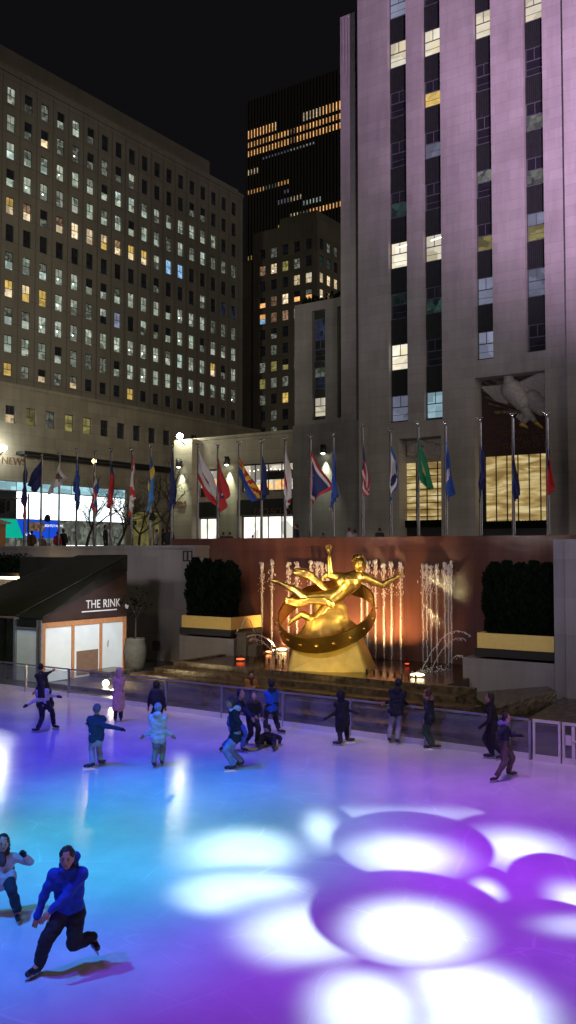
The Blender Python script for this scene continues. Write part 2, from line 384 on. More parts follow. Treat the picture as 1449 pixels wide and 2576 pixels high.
mb = MB(); mb.box(aL-7, aL-3.5, pool_b0-.9, pool_b0+.6, 0, .26); mb.build('side_ledge', M['steps'], bs)
mb = MB(); mb.box(aL-4, aR+4.8, pool_b0-3.9, pool_b0-3.45, 0, .14); mb.build('kerb', M['steps'], bs)
# little nozzles across the pool
for k in range(26):
    x = 606+k*17.6; y = 1652+k*2.0
    p = to_ab(on_z(x, y, .86))
    mb = MB(); mb.tube((p[0], p[1], .78), (p[0], p[1], .93), .045, .04, 6)
    abbuild(mb, 'fountain_nozzle', M['black'], 'short black nozzle in the dotted row across the pool', 'nozzle', (p[0], p[1], .78), 'row of nozzles across the fountain pool')
# sloping slabs of the steps at the right, beyond the fence
for (lab, pts, h) in (('dark sloping stone ramp below the right planter', [(1165, 1750), (1262, 1712), (1400, 1790), (1240, 1800)], .75),
                      ('pale sloping stone ramp beside the fence gate', [(1310, 1828), (1420, 1782), (1500, 1800), (1490, 1850)], .45)):
    P4 = [to_ab(on_z(x, y, .05)) for x, y in pts]
    mb = MB(); n = 4; top = []
    for i, q in enumerate(P4): top.append((q[0], q[1], h if i in (1, 2) else h*.35))
    bot = [(q[0], q[1], 0) for q in P4]
    mb.add(bot+top, [(3,2,1,0), (4,5,6,7), (0,1,5,4), (1,2,6,5), (2,3,7,6), (3,0,4,7)])
    abbuild(mb, 'stone_ramp', M['steps'], lab, 'ramp', (P4[0][0], P4[0][1], 0))
# ================================================================== falling water
def water_jet(px, ytop, ybot, b, label, grp, seed, thick=1.0):
    rnd = random.Random(seed); a, zt = on_b(px, ytop, b); zb = .82
    mb = MB()
    for i in range(int(80*thick)):            # broken head of the jet
        t = rnd.random()**1.8; L_ = .7+.6*thick
        mb.ball((a+rnd.gauss(0, .045+.05*t)*thick, b-.04-abs(rnd.gauss(0, .03)), zt-t*L_), .010+.020*rnd.random()*(1.15-t), 5, 0, (1, 1, 1.8+1.8*rnd.random()))
    z = zt-.1
    w = .026
    while z > zb:                             # wavering strand down to the pool
        l = .10+.3*rnd.random(); x = a+rnd.gauss(0, .012)
        mb.tube((x, b-.06, z), (x+rnd.gauss(0, .008), b-.06, max(zb, z-l)), w*rnd.uniform(.4, 1.3), w*.5, 5)
        z -= l*.92
    z = zt-.15; n0 = len(mb.v)
    while z > zb+.1:
        l = .5+.5*rnd.random(); f_ = (zt-z)/(zt-zb); mb.tube((a+rnd.gauss(0, .01), b-.06, z), (a+rnd.gauss(0, .01), b-.06, max(zb, z-l-.02)), .085-.03*f_, .08-.03*f_, 7, 1); z -= l
    abbuild(mb, 'water_jet', [M['jet'], M['mist']], label, 'water jet', (a, b, zb), grp)
xs = [661, 686, 728, 749, 784, 800, 812, 825, 911, 925, 946, 967, 986, 1009, 1065, 1075, 1085, 1100, 1120, 1129, 1136]
tops = [1418, 1410, 1414, 1416, 1412, 1418, 1416, 1420, 1416, 1413, 1414, 1420, 1414, 1418, 1420, 1424, 1426, 1420, 1418, 1421, 1414]
where = ['leftmost of all, beside the left planter', 'second from the left planter', 'third from the left planter', 'fourth from the left planter', 'just left of the raised golden arm', 'behind the raised golden arm, left one', 'behind the raised golden arm, middle one', 'behind the raised golden arm, right one', 'just right of the golden head', 'second to the right of the golden head', 'above the outstretched golden forearm', 'above the golden wrist', 'above the golden fingers', 'just past the golden fingertips',
         'first of the right-hand cluster', 'second of the right-hand cluster', 'third of the right-hand cluster', 'fourth, in the middle of the right-hand cluster', 'fifth of the right-hand cluster', 'sixth of the right-hand cluster', 'tallest, last of the right-hand cluster']
for i, x in enumerate(xs):
    water_jet(x, tops[i]+(i*7 % 5)-2, 1650, WB-.12, 'thin falling water jet '+where[i], 'water jets down the red wall', 50+i, 1.2 if i < 14 else .9)
def water_arc(p0, p1, rise, label, seed, r=.02, n=26):
    rnd = random.Random(seed); p0, p1 = Vector(p0), Vector(p1); mb = MB(); last = None
    for i in range(n+1):
        t = i/n; q = p0.lerp(p1, t)+Vector((0, 0, rise*4*t*(1-t)))+Vector((rnd.gauss(0, .012), rnd.gauss(0, .012), rnd.gauss(0, .012)))
        if last is not None: mb.tube(last, q, r*rnd.uniform(.6, 1.3), r*rnd.uniform(.5, 1.2), 6)
        if rnd.random() < .8: mb.ball(q+Vector((rnd.gauss(0, .03), rnd.gauss(0, .03), -abs(rnd.gauss(0, .05)))), .012+.016*rnd.random(), 6)
        last = q
    for i in range(30): mb.ball(p1+Vector((rnd.gauss(0, .16), rnd.gauss(0, .12), abs(rnd.gauss(0, .07)))), .012+.022*rnd.random(), 6)
    c = p0.copy(); mb.v = [v-c for v in mb.v]; o = mb.build('water_spout', M['jet']); o.location = c
    tag(o, label, 'water spout', 'arching water spouts at the pool ends')
water_arc(pt(598, 1585, 40.2), on_z(594, 1642, .8), .35, 'leftmost arching spout beside the left planter', 1)
water_arc(pt(606, 1580, 40), on_z(652, 1646, .8), .9, 'curled spout nearest the left planter', 2)
water_arc(pt(622, 1602, 39.6), on_z(704, 1640, .8), .35, 'upper of the two arcs reaching the sculpture base', 3, .03)
water_arc(pt(628, 1608, 39.2), on_z(690, 1645, .8), .22, 'lower of the two arcs reaching the sculpture base', 4, .025)
water_arc(pt(1185, 1602, 33.9), on_z(1058, 1694, .8), .75, 'longest arching spout right of the sculpture', 5, .016)
water_arc(pt(1170, 1608, 34.3), on_z(1082, 1690, .8), .45, 'middle arching spout right of the sculpture', 6, .016)
water_arc(pt(1164, 1650, 33.9), on_z(1118, 1686, .8), .2, 'shortest arching spout right of the sculpture', 7, .015)
ns = thing('spout_block', 'ochre stone block feeding the left water arcs', 'spout block', to_ab(on_z(612, 1648, .8)))
p = to_ab(on_z(608, 1650, .8)); mb = MB(); mb.box(p[0]-.3, p[0]+.25, p[1], p[1]+.6, .75, 1.75); mb.box(p[0]+.25, p[0]+.75, p[1]+.1, p[1]+.6, .75, 1.3)
mb.build('block', M['urn'], ns); mb = MB(); mb.box(p[0]-.35, p[0]+.3, p[1]-.05, p[1]+.65, 1.75, 1.83); mb.build('cap', M['urn'], ns)
# ================================================================== tent pavilion
TA = -29.6; te = thing('tent_pavilion', 'black canvas rink tent with white panels in orange frames', 'tent', (TA-2, 27, 0))
R1 = (TA, 29.9, 5.28); R0p = (-32.9, 29.9, 5.25); E1 = (-31.3, 25, 2.72); E0 = (-37.2, 25, 2.62); E2 = (TA, 25, 2.72); S1 = (TA, 29.9, 4.54)
mb = MB(); mb.prism([R1, R0p, E0, E1], (0, 0, .03)); mb.build('roof', M['canvas'], te)
mb = MB(); mb.prism([(R1[0]+.02, R1[1], R1[2]-.005), (E1[0]+.02, E1[1]-.01, E1[2]-.03), (E2[0]+.02, E2[1]-.01, E2[2]-.03), (S1[0]+.02, S1[1], S1[2])], (.03, 0, 0)); mb.build('roof_flap', M['canvas'], te)
mb = MB(); mb.prism([(TA-.02, 25.02, 2.66), (TA-.02, 29.88, 2.66), (TA-.02, 29.88, 4.52)], (-.03, 0, 0)); mb.prism([(TA+.03, 25.0, 2.52), (TA+.03, 29.9, 2.52), (TA+.03, 29.9, 4.50), (TA+.03, 25.0, 2.70)], (-.028, 0, 0))
gab = mb.build('gable_panel', M['canvasbrown'], te)
for q0, q1 in ((R1, E1), (R1, R0p), (R0p, E0), (S1, E2), (E1, E0)):
    mb = MB(); mb.tube(Vector(q0)+Vector((.03, -.01, .02)), Vector(q1)+Vector((.03, -.01, .02)), .03, n=6); mb.build('roof_pole', M['dark'], te)
edges = [25.0, 26.72, 28.35, 29.86]
for i, y in enumerate(edges):
    mb = MB(); w = .10 if i in (0, 3) else .07; mb.box(TA-.12, TA, y-w+(.1 if i == 0 else 0)-(.04 if i == 3 else 0), y+w+(.1 if i == 0 else 0)-(.04 if i == 3 else 0), 0, 2.49); mb.build('post', M['orangewood'], te)
mb = MB(); mb.box(TA-.11, TA-.005, 25.2, 29.7, 2.28, 2.5); mb.build('lintel', M['orangewood'], te)
for i in range(3):
    mb = MB(); mb.box(TA-.08, TA-.05, edges[i]+(.2 if i == 0 else .07), edges[i+1]-(.14 if i == 2 else .07), .02, 2.28); mb.build('white_panel', M['white'], te)
mb = MB(); mb.box(TA-.05, TA-.03, 26.95, 28.2, .1, 1.15); mb.build('board', M['ply'], te)
mb = MB(); mb.tube((TA+.03, 28.75, 1.2), (TA+.03, 28.75, 1.5), .015); mb.build('door_handle', M['alum'], te)
mb = MB(); mb.box(-31.3, TA-.13, 25.06, 25.1, .02, 2.25); mb.build('white_panel', M['white'], te)
for x in (-31.32, TA-.24, -29.66):
    mb = MB(); mb.box(x-.05, x+.07, 24.95, 25.05, 0, 2.62); mb.build('post', M['alum'], te)
mb = MB(); mb.box(-31.3, TA-.15, 25.03, 25.06, 2.27, 2.6); mb.build('valance', M['canvas'], te)
mb = MB(); mb.box(-31.3, TA-.2, 24.98, 25.03, 2.22, 2.28); mb.build('rail', M['alum'], te)
mb = MB(); nseg = 40; poly = []
for i in range(nseg+1):
    x = -36.8+i*(5.45/nseg); poly.append((x, 25.1+.08*math.sin(i*1.35), 0))
for i in range(nseg):
    p0, p1 = poly[i], poly[i+1]; mb.add([p0, p1, (p1[0], p1[1], 2.6), (p0[0], p0[1], 2.6)], [(0, 1, 2, 3)], 0, True)
mb.build('curtain', M['canvas'], te)
mb = MB(); mb.box(-36.9, TA-.15, 29.7, 29.75, 0, 5.2); mb.build('back_panel', M['canvas'], te)
mb = MB(); mb.ball((TA+.08, 29.85, 2.95), .09, 8, 0, (1, 1, 1.4)); mb.build('tent_light', M['white'], te)
def letters(txt, size, name, mat, parent, pos, axis='a', extrude=.01, align='LEFT', spacing=1.0, scale_x=1.0):
    """raised lettering; axis 'a': on a face looking along +a, 'b': on a face looking along -b"""
    cu = bpy.data.curves.new(name, 'FONT'); cu.body = txt; cu.size = size; cu.extrude = extrude; cu.align_x = align; cu.space_character = spacing
    tmp = bpy.data.objects.new('tmp', cu); COL.objects.link(tmp)
    dg = bpy.context.evaluated_depsgraph_get(); dg.update()
    me = bpy.data.meshes.new_from_object(tmp.evaluated_get(dg)); bpy.data.objects.remove(tmp); bpy.data.curves.remove(cu)
    me.name = name; me.materials.clear(); me.materials.append(mat)
    pos = Vector(pos); b = BASE[parent.name][0]
    for v in me.vertices:
        x, y, z = v.co; x *= scale_x
        q = Vector((pos.x+z, pos.y+x, pos.z+y)) if axis == 'a' else Vector((pos.x+x, pos.y-z, pos.z+y))
        v.co = q-b
    o = bpy.data.objects.new(name, me); COL.objects.link(o); o.parent = parent; BASE[o.name] = BASE[parent.name]; return o
letters('THE RINK', .52, 'lettering', M['whiteletter'], te, (TA+.045, 27.38, 2.98), 'a', .008, spacing=1.05, scale_x=.88)
mb = MB(); mb.box(TA+.032, TA+.05, 27.15, 29.25, 2.82, 2.87); mb.build('underline', M['whiteletter'], te)
# urn with small tree right of tent
p = to_ab(on_z(340, 1688, 0))
u = thing('urn_planter', 'large rounded stone urn beside the rink tent', 'urn', p)
mb = MB(); mb.lathe(p, [(0, 0), (.32, 0), (.42, .25), (.50, .75), (.50, 1.1), (.42, 1.42), (.44, 1.5), (.38, 1.5), (.36, 1.4), (0, 1.38)], 24); mb.build('urn', M['urn'], u)
tr = thing('potted_shrub', 'dark small shrub growing in the stone urn', 'shrub', (p[0], p[1], 1.38))
mb = MB(); mb.tube((0, 0, 0), (.03, .0, 1.3), .045, .03, 6)
for k in range(7): mb.tube((.03, 0, 1.0+.05*k), (.5*math.cos(k*2.4), .5*math.sin(k*2.4), 1.7+.08*k), .02, .008, 5)
mb.build('trunk', M['bark'], tr, frame=False)
rnd = random.Random(5); mb = MB()
for i in range(120):
    d = Vector((rnd.gauss(0, 1), rnd.gauss(0, 1), rnd.gauss(0, .9))).normalized()*(.75*rnd.random()**.4); c = d+Vector((0, 0, 1.75)); s = .05+.05*rnd.random()
    uu = Vector((rnd.gauss(0, 1), rnd.gauss(0, 1), rnd.gauss(0, 1))).normalized(); vv = uu.orthogonal().normalized()
    mb.add([c-uu*s, c-vv*s*.5, c+uu*s, c+vv*s*.5], [(0, 1, 2, 3)])
mb.build('foliage', M['leaf'], tr, frame=False)
# loudspeaker on post right of urn
p = to_ab(on_z(392, 1672, 0)); sp_ = thing('loudspeaker', 'small black loudspeaker on a post near the basin', 'speaker', p)
mb = MB(); mb.tube(p, (p[0], p[1], .7), .03); mb.build('post', M['black'], sp_); mb = MB(); mb.box(p[0]-.13, p[0]+.13, p[1]-.13, p[1]+.13, .7, 1.15); mb.build('cabinet', M['black'], sp_)
# lit ledge with hedge at far left
bb = 33.0; a0 = on_b(-60, 1450, bb)[0]; a1 = on_b(66, 1450, bb)[0]
lg = thing('wall_ledge', 'lit ledge with glowing strip at the left edge', 'ledge', (a1, bb, 4))
zl = on_b(30, 1450, bb)[1]
mb = MB(); mb.box(a0, a1, bb-.5, 33.59, zl, zl+.22); mb.build('shelf', M['dark'], lg)
mb = MB(); mb.box(a0, a1-.05, bb-.45, bb-.33, zl-.13, zl-.01); mb.build('light_strip', emis('warm_led', (1, .83, .5), 9, True), lg)
h = thing('ledge_hedge', 'dark hedge trailing over the lit ledge', 'hedge', (a1-2, bb, zl+.22))
rnd = random.Random(9); mb = MB()
for i in range(2500):
    c = Vector((a0+rnd.random()*(a1-a0), bb-.3+rnd.random()*.7, zl+.2+rnd.random()**.8*(.95+.2*math.sin(i)))); s = .06
    uu = Vector((rnd.gauss(0, 1), rnd.gauss(0, 1), rnd.gauss(0, 1))).normalized(); vv = uu.orthogonal().normalized()
    mb.add([c-uu*s, c-vv*s*.6, c+uu*s, c+vv*s*.6], [(0, 1, 2, 3)])
mb.build('foliage', M['leaf'], h)
# ================================================================== glass fence round the ice
def glassmat():
    m, nt, b = newmat('fence_glass'); L = nt.links
    out = nt.nodes['Material Output']; tr = nd(nt, 'ShaderNodeBsdfTransparent'); tr.inputs[0].default_value = (.82, .86, .9, 1)
    gl = nd(nt, 'ShaderNodeBsdfGlossy'); gl.inputs['Roughness'].default_value = .04; gl.inputs[0].default_value = (.9, .9, .95, 1)
    df = nd(nt, 'ShaderNodeBsdfDiffuse'); df.inputs[0].default_value = (.62, .62, .68, 1)
    lw_ = nd(nt, 'ShaderNodeLayerWeight'); lw_.inputs[0].default_value = .5; pw_ = nd(nt, 'ShaderNodeMath', operation='POWER'); pw_.inputs[1].default_value = 4; L.new(lw_.outputs['Facing'], pw_.inputs[0]); fr = nd(nt, 'ShaderNodeMath', operation='MULTIPLY_ADD'); fr.inputs[1].default_value = .5; fr.inputs[2].default_value = .05; L.new(pw_.outputs[0], fr.inputs[0])
    tc = nd(nt, 'ShaderNodeTexCoord'); n = nd(nt, 'ShaderNodeTexNoise'); n.inputs['Scale'].default_value = 1.6; n.inputs['Detail'].default_value = 6
    L.new(tc.outputs['Object'], n.inputs['Vector'])
    mr = nd(nt, 'ShaderNodeMapRange'); mr.inputs['From Min'].default_value = .35; mr.inputs['From Max'].default_value = .75; mr.inputs['To Min'].default_value = .05; mr.inputs['To Max'].default_value = .17
    L.new(n.outputs['Fac'], mr.inputs['Value'])
    m1 = nd(nt, 'ShaderNodeMixShader'); m2 = nd(nt, 'ShaderNodeMixShader')
    L.new(mr.outputs[0], m1.inputs[0]); L.new(tr.outputs[0], m1.inputs[1]); L.new(df.outputs[0], m1.inputs[2])
    L.new(fr.outputs[0], m2.inputs[0]); L.new(m1.outputs[0], m2.inputs[1]); L.new(gl.outputs[0], m2.inputs[2])
    L.new(m2.outputs[0], out.inputs['Surface']); return m
M['glass'] = glassmat()
fe = thing('glass_fence', 'low glass fence with pale posts round the ice', 'fence', (-20, FB, 0))
a = -16.2-2.46*9; posts = []
while a < -8.4: posts.append(a); a += 2.46
posts += [-8.25]
FH = 1.02
for i, a in enumerate(posts):
    mb = MB(); mb.box(a-.035, a+.035, FB-.03, FB+.05, 0, FH); mb.build('post', M['alum'], fe)
    nx = posts[i+1] if i+1 < len(posts) else None
    if nx:
        mb = MB(); mb.box(a+.036, nx-.036, FB+.0, FB+.014, .16, FH-.05); mb.build('glass_panel', M['glass'], fe)
        mb = MB(); mb.box(a-.03, nx-.03, FB-.035, FB+.03, FH, FH+.05); mb.build('top_rail', M['alum'], fe)
        mb = MB(); mb.box(a+.036, nx-.036, FB-.04, FB+.04, 0, .16); mb.build('kick_board', M['whiteplastic'], fe)
gt = thing('fence_gate', 'framed glass gate with white latch plate at the right end', 'gate', (-7.8, FB, 0))
xs_ = [-8.2, -7.42, -6.2, -4.6]
for i in range(3):
    x0, x1 = xs_[i]+.03, xs_[i+1]-.015
    mb = MB(); mb.box(x0, x0+.06, FB-.03, FB+.03, .16, 1.0); mb.box(x1-.06, x1, FB-.03, FB+.03, .16, 1.0)
    mb.box(x0, x1, FB-.032, FB+.032, 1.0, 1.07); mb.build('gate_frame', M['whiteplastic'], gt)
    mb = MB(); mb.box(x0, x1, FB-.04, FB+.04, .0, .16); mb.build('kick_board', M['whiteplastic'], gt)
    mb = MB(); mb.box(x0+.06, x1-.06, FB, FB+.014, .16, 1.0); mb.build('glass_panel', M['glass'], gt)
mb = MB(); mb.box(-7.3, -7.15, FB-.05, FB-.01, .5, .75); mb.box(-7.14, -7.06, FB-.05, FB-.01, .17, .98); mb.build('latch_plate', M['whiteplastic'], gt)
mb = MB(); mb.tube((-7.1, FB-.06, .62), (-6.85, FB-.06, .6), .025); mb.build('latch_handle', M['whiteplastic'], gt)
# ================================================================== facades
def facade(mb, axis, const, u0, u1, z0, z1, ops, depth=.25, m=0, mr=None):
    """wall sheet with real openings and reveals. axis 'b' faces -b, axis 'a' faces +a"""
    P = (lambda u, w, z: (u, const+w, z)) if axis == 'b' else (lambda u, w, z: (const-w, u, z))
    us = sorted({round(x, 4) for x in [u0, u1]+[o[0] for o in ops]+[o[1] for o in ops]})
    zs = sorted({round(x, 4) for x in [z0, z1]+[o[2] for o in ops]+[o[3] for o in ops]})
    R = [(round(o[0], 4), round(o[1], 4), round(o[2], 4), round(o[3], 4)) for o in ops]
    for i in range(len(us)-1):
        col = [r for r in R if r[0] <= us[i] and r[1] >= us[i+1]]
        j = 0
        while j < len(zs)-1:
            if any(r[2] <= zs[j] and r[3] >= zs[j+1] for r in col): j += 1; continue
            k = j+1
            while k < len(zs)-1 and not any(r[2] <= zs[k] and r[3] >= zs[k+1] for r in col): k += 1
            mb.quad([P(us[i], 0, zs[j]), P(us[i+1], 0, zs[j]), P(us[i+1], 0, zs[k]), P(us[i], 0, zs[k])], m)
            j = k
    mr = m if mr is None else mr
    for (a, b_, c, d) in R:
        mb.quad([P(a, 0, c), P(a, depth, c), P(a, depth, d), P(a, 0, d)], mr)
        mb.quad([P(b_, 0, c), P(b_, 0, d), P(b_, depth, d), P(b_, depth, c)], mr)
        mb.quad([P(a, 0, c), P(b_, 0, c), P(b_, depth, c), P(a, depth, c)], mr)
        mb.quad([P(a, 0, d), P(a, depth, d), P(b_, depth, d), P(b_, 0, d)], mr)
    return mb
GL = dict(
 cool=glow('pane_cool', (.58, .76, .60), .46, .7, 1.3, (.78, .80, .66)), coolb=glow('pane_cool_bright', (.68, .85, .76), .62, .6, 1.2),
 warm=glow('pane_warm', (1, .74, .40), .78, .55, 1.8, (1, .82, .55)), yellow=glow('pane_yellow', (1, .68, .18), .62, .4, 1.5),
 orange=glow('pane_orange', (1, .50, .18), 1.15, .35, 3), cream=glow('pane_cream', (1, .86, .58), .85, .25, .9, (1, .93, .75)),
 dim=glow('pane_dim', (.58, .64, .52), .18, .8, 2.2), dark=glow('pane_dark', (.2, .22, .3), .012, .9, 2, rough=.08),
 blue=glow('pane_blue', (.35, .65, 1), .8, .4, 2.5), bluegrey=glow('pane_bluegrey', (.55, .60, .85), .30, .35, .9),
 cyan=glow('pane_cyan', (.55, .86, 1), .62, .35, .8), olive=glow('pane_olive', (.62, .55, .18), .28, .5, 1.2),
 green=glow('pane_green', (.2, .5, .42), .05, .9, 1.5), orangedim=glow('pane_amber_dim', (1, .6, .35), .22, .7, 3),
 bluedk=glow('pane_blue_dark', (.2, .3, .7), .05, .9, 2), white=emis('pane_white_glare', (.9, 1, 1), 2.2), warmspot=emis('ceiling_lamp_glare', (1, .88, .65), 6), coolspot=emis('cool_lamp_glare', (.75, .95, 1), 6))
WM = {}
def window_mesh(w, h, state, style):
    """one window, centred at its foot: local x along the wall, -y outward; slots frame, pane, glare"""
    key = (round(w, 2), round(h, 2), state, style)
    if key in WM: return WM[key]
    st = state.split('+'); mb = MB(); t = .05; fr = M['framed'] if style != 'tower' else M['frame']
    mb.box(-w/2, -w/2+t, -.03, .03, 0, h); mb.box(w/2-t, w/2, -.03, .03, 0, h)
    mb.box(-w/2+t, w/2-t, -.03, .03, 0, t); mb.box(-w/2+t, w/2-t, -.03, .03, h-t, h)
    if style in ('sash', 'tower'):
        mr = h*(.5 if style == 'sash' else .55)
        mb.box(-w/2+t, w/2-t, -.04, .03, mr-.035, mr+.035); mb.box(-.025, .025, -.025, .03, mr+.035, h-t)
        if style == 'tower' and w > 1.2: mb.box(-w/2+t, w/2-t, -.02, .03, h*.24, h*.24+.03)
        mb.box(-w/2+t, w/2-t, -.001, .02, t, mr-.035, 1); mb.box(-w/2+t, w/2-t, -.001, .02, mr+.035, h-t, 2 if len(st) > 1 and st[1] in GL and not st[1].endswith('spot') else 1)
    else:
        mb.box(-w/2+t, w/2-t, -.001, .02, t, h-t, 1)
    m2 = GL['dark']
    for s in st[1:]:
        if s.endswith('spot'):
            m3 = GL[s]; rr = random.Random(len(WM)); x = rr.uniform(-.2, .2)*w; z = rr.uniform(.15, .45)*h
            (mb.add([(x-.13, -.035, z), (x, -.035, z-.1), (x+.13, -.035, z), (x, -.035, z+.1)], [(0, 1, 2, 3)], 3) if style != 'tower' else mb.add([(-w*.2, -.01, h*.78), (w*.42, -.01, h*.83), (w*.42, -.01, h*.87), (-w*.2, -.01, h*.82)], [(0, 1, 2, 3)], 3)); m2 = GL[st[0]]; break
        elif s in GL: m2 = GL[s]; m3 = m2
    else: m3 = m2
    if len(st) == 1: m3 = m2
    o = mb.build('window', [fr, GL[st[0]], m2, m3]); me = o.data; bpy.data.objects.remove(o)
    WM[key] = me; return me
def put_window(root, axis, const, uc, z0, w, h, state, style='sash', depth=.22, label=None):
    me = window_mesh(w, h, state, style)
    o = bpy.data.objects.new('window', me); COL.objects.link(o); o.parent = root
    b = BASE[root.name][0]
    if axis == 'b': o.location = Vector((uc, const+depth, z0))-b
    else: o.location = Vector((const-depth, uc, z0))-b; o.rotation_euler = (0, 0, math.pi/2)
    if label: o['label'] = label
    return o
def merge_windows(root, items, name='window'):
    """what is past a hundred windows: one part"""
    bm = bmesh.new(); mats = []; b = BASE[root.name][0]
    for (axis, const, uc, z0, w, h, state, style, depth) in items:
        me = window_mesh(w, h, state, style).copy()
        if axis == 'b': T = Matrix.Translation(Vector((uc, const+depth, z0))-b)
        else: T = Matrix.Translation(Vector((const-depth, uc, z0))-b) @ Matrix.Rotation(math.pi/2, 4, 'Z')
        me.transform(T); idx = []
        for m in me.materials:
            if m not in mats: mats.append(m)
            idx.append(mats.index(m))
        for p in me.polygons: p.material_index = idx[p.material_index]
        bm.from_mesh(me); bpy.data.meshes.remove(me)
    me = bpy.data.meshes.new(name); bm.to_mesh(me); bm.free()
    for m in mats: me.materials.append(m)
    o = bpy.data.objects.new(name, me); COL.objects.link(o); o.parent = root; o['kind'] = 'stuff'; return o
# ------------------------------------------------------------------ the long office block at the left (faces +a)
AA = -85.0
cols = [22, 66, 109, 150, 191, 228, 264, 299, 332, 365, 396, 426, 455, 483, 510, 537, 563, 588]
bc0 = on_a(22, 800, AA)[0]; bc1 = on_a(588, 800, AA)[0]; sp = (bc1-bc0)/17
blk = thing('office_block', 'long brown stone office block with a grid of lit windows at the left', 'building', (AA, 85, 0))
ztop = on_a(0, 172, AA)[1]
zrow = [on_a(30, 240+69.5*k, AA)[1] for k in range(11)]
wh = 2.0; ww = 1.18
rowsS = ["cool dim dim cool cool dim dark dark dark dark dark dark dark dark dark dark dark dark",
 "cool dim warm+dark dim dim+warmspot dim dim dim dim dark dark dark dark dim dim dark dark dark",
 "coolb cool coolb cool+coolspot cool cool cool cool+coolb cool+coolb coolb dim cool cool cool cool cool dark dark",
 "cool cool+coolspot cool+coolspot cool cool cool cool cool cool cool cool dim cool cool cool+coolb dim dim dim",
 "warm warm dim warm warm+warmspot warm yellow warm warm warm dim blue blue dark dark dark dark dark",
 "dark dark dark dark dark dark dark dark dark dark dim dark dark dark dim dark bluedk bluedk",
 "coolb cool coolb cool+coolspot cool+coolspot cool cool cool cool cool cool cool cool+coolspot cool cool dim dim dim",
 "warm yellow yellow cool+coolspot dim dim dark+cool bluegrey dark dim dim cool+dark cool+coolspot cool dim cool cool cool",
 "coolb cool cool+coolspot cool+coolspot cool+coolspot cool cool cool cool+coolspot cool+coolspot cool+coolspot cool coolb cool cool warm dim cool",
 "cool cool cool cool dim dim dim cool+dark cool cool+coolspot cool cool cool cool+coolspot cool dim dim dim+coolspot",
 "yellow dim warm+dark dim warm+dim dark dark dark yellow dark dark dark dark dark dark dark dark dark"]
ops = []; items = []
for k in range(11):
    S = rowsS[k].split(); z1 = zrow[k]+.95; hh = wh if k != 10 else 1.5
    for i in range(-1, 18):
        u = bc0+sp*i; ops.append((u-ww/2, u+ww/2, z1-hh, z1)); items.append((i, ('a', AA, u, z1-hh, ww, hh, S[max(0, i)], 'sash', .2)))
mb = MB(); ub0, ub1 = bc0-sp*4.5, bc1+sp*.9
facade(mb, 'a', AA, ub0, ub1, 5, ztop, ops, .22)
mb.quad([(AA, ub0, ztop), (AA, ub1, ztop), (AA-25, ub1, ztop), (AA-25, ub0, ztop)])
mb.quad([(AA, ub1, 5), (AA-25, ub1, 5), (AA-25, ub1, ztop), (AA, ub1, ztop)]); mb.quad([(AA-25, ub0, 5), (AA-.3, ub0, 5), (AA-.3, ub0, ztop), (AA-25, ub0, ztop)])
mb.quad([(AA-.3, ub0, 5), (AA-.3, ub1, 5), (AA-.3, ub1, ztop), (AA-.3, ub0, ztop)][::-1])
mb.build('wall', M['block'], blk)
mb = MB(); mb.box(AA-25.1, AA+.12, ub0-.1, ub1+.1, ztop, ztop+.5); mb.box(AA-1.2, AA-.9, ub0, ub1, ztop+.5, ztop+1.5); mb.build('parapet', M['block'], blk)
for i in range(19):
    u = bc0+sp*(i-.5)-.0; mb = MB(); mb.box(AA+.002, AA+.04, u-.04, u+.04, 20, ztop-.4); mb.build('seam_strip', M['seam'], blk)  # thin darker strips standing for the wall's seams, no pipes
rr = random.Random(12); it2 = []
for i, v in items:
    s_ = v[6]
    if s_ in ('cool', 'coolb', 'dim', 'warm', 'yellow') and rr.random() < .6:
        s_ = s_+'+'+{'cool': rr.choice(['dim', 'dim', 'cool', 'dark']), 'coolb': rr.choice(['cool', 'dim']), 'dim': rr.choice(['dark', 'cool', 'dark']), 'warm': rr.choice(['orangedim', 'yellow']), 'yellow': 'warm'}[s_.split('+')[0]]
    it2.append((i, v[:6]+(s_,)+v[7:]))
items = it2; items.sort(key=lambda t: t[0]); near = [t[1] for t in items if t[0] <= 8][:100]; far = [t[1] for t in items if t[1] not in near]
for (ax, c, u, z0, w, h, s, st, d) in near: put_window(blk, ax, c, u, z0, w, h, s, st, d)
merge_windows(blk, far)
mb = MB(); mb.box(AA-20, AA-2.5, ub0, bc1-sp*1.2, ztop+.5, ztop+4.6); mb.build('setback_storey', M['back'], blk)
# ------------------------------------------------------------------ its lower wing with the glass shopfront
AL = -72.0
lw = thing('low_wing', 'lower stone wing with one row of windows above a glass shopfront', 'building', (AL, 70, 5))
zt = on_a(0, 968, AL)[1]; lcol = [27, 79, 129, 176, 223, 268, 310, 349, 386, 420]
lb0 = on_a(27, 1050, AL)[0]; lb1 = on_a(420, 1050, AL)[0]; ls = (lb1-lb0)/9
zw = on_a(27, 1064, AL)[1]; ops = []
zc = on_a(50, 1137, AL)[1]; zg1 = on_a(60, 1212, AL)[1]
LS = ['warm+dark', 'olive', 'dim', 'olive', 'olive', 'dark', 'dark', 'dark', 'dark', 'dark', 'dark', 'dark', 'dark', 'dark', 'dark', 'dark']
for i in range(-3, 13):
    u = lb0+ls*i; ops.append((u-.62, u+.62, zw, zw+1.75))
u_s0, u_s1 = on_a(-140, 1300, AL)[0], on_a(318, 1300, AL)[0]
u_t0, u_t1 = on_a(330, 1300, AL)[0], on_a(405, 1300, AL)[0]
ops2 = ops+[(u_s0, u_s1, 5.3, zg1), (u_t0, u_t1, 5.3, on_a(360, 1285, AL)[1])]
mb = MB(); wb0, wb1 = on_a(-400, 1300, AL)[0], on_a(655, 1300, AL)[0]
facade(mb, 'a', AL, wb0, wb1, 5, zt, ops2, .3)
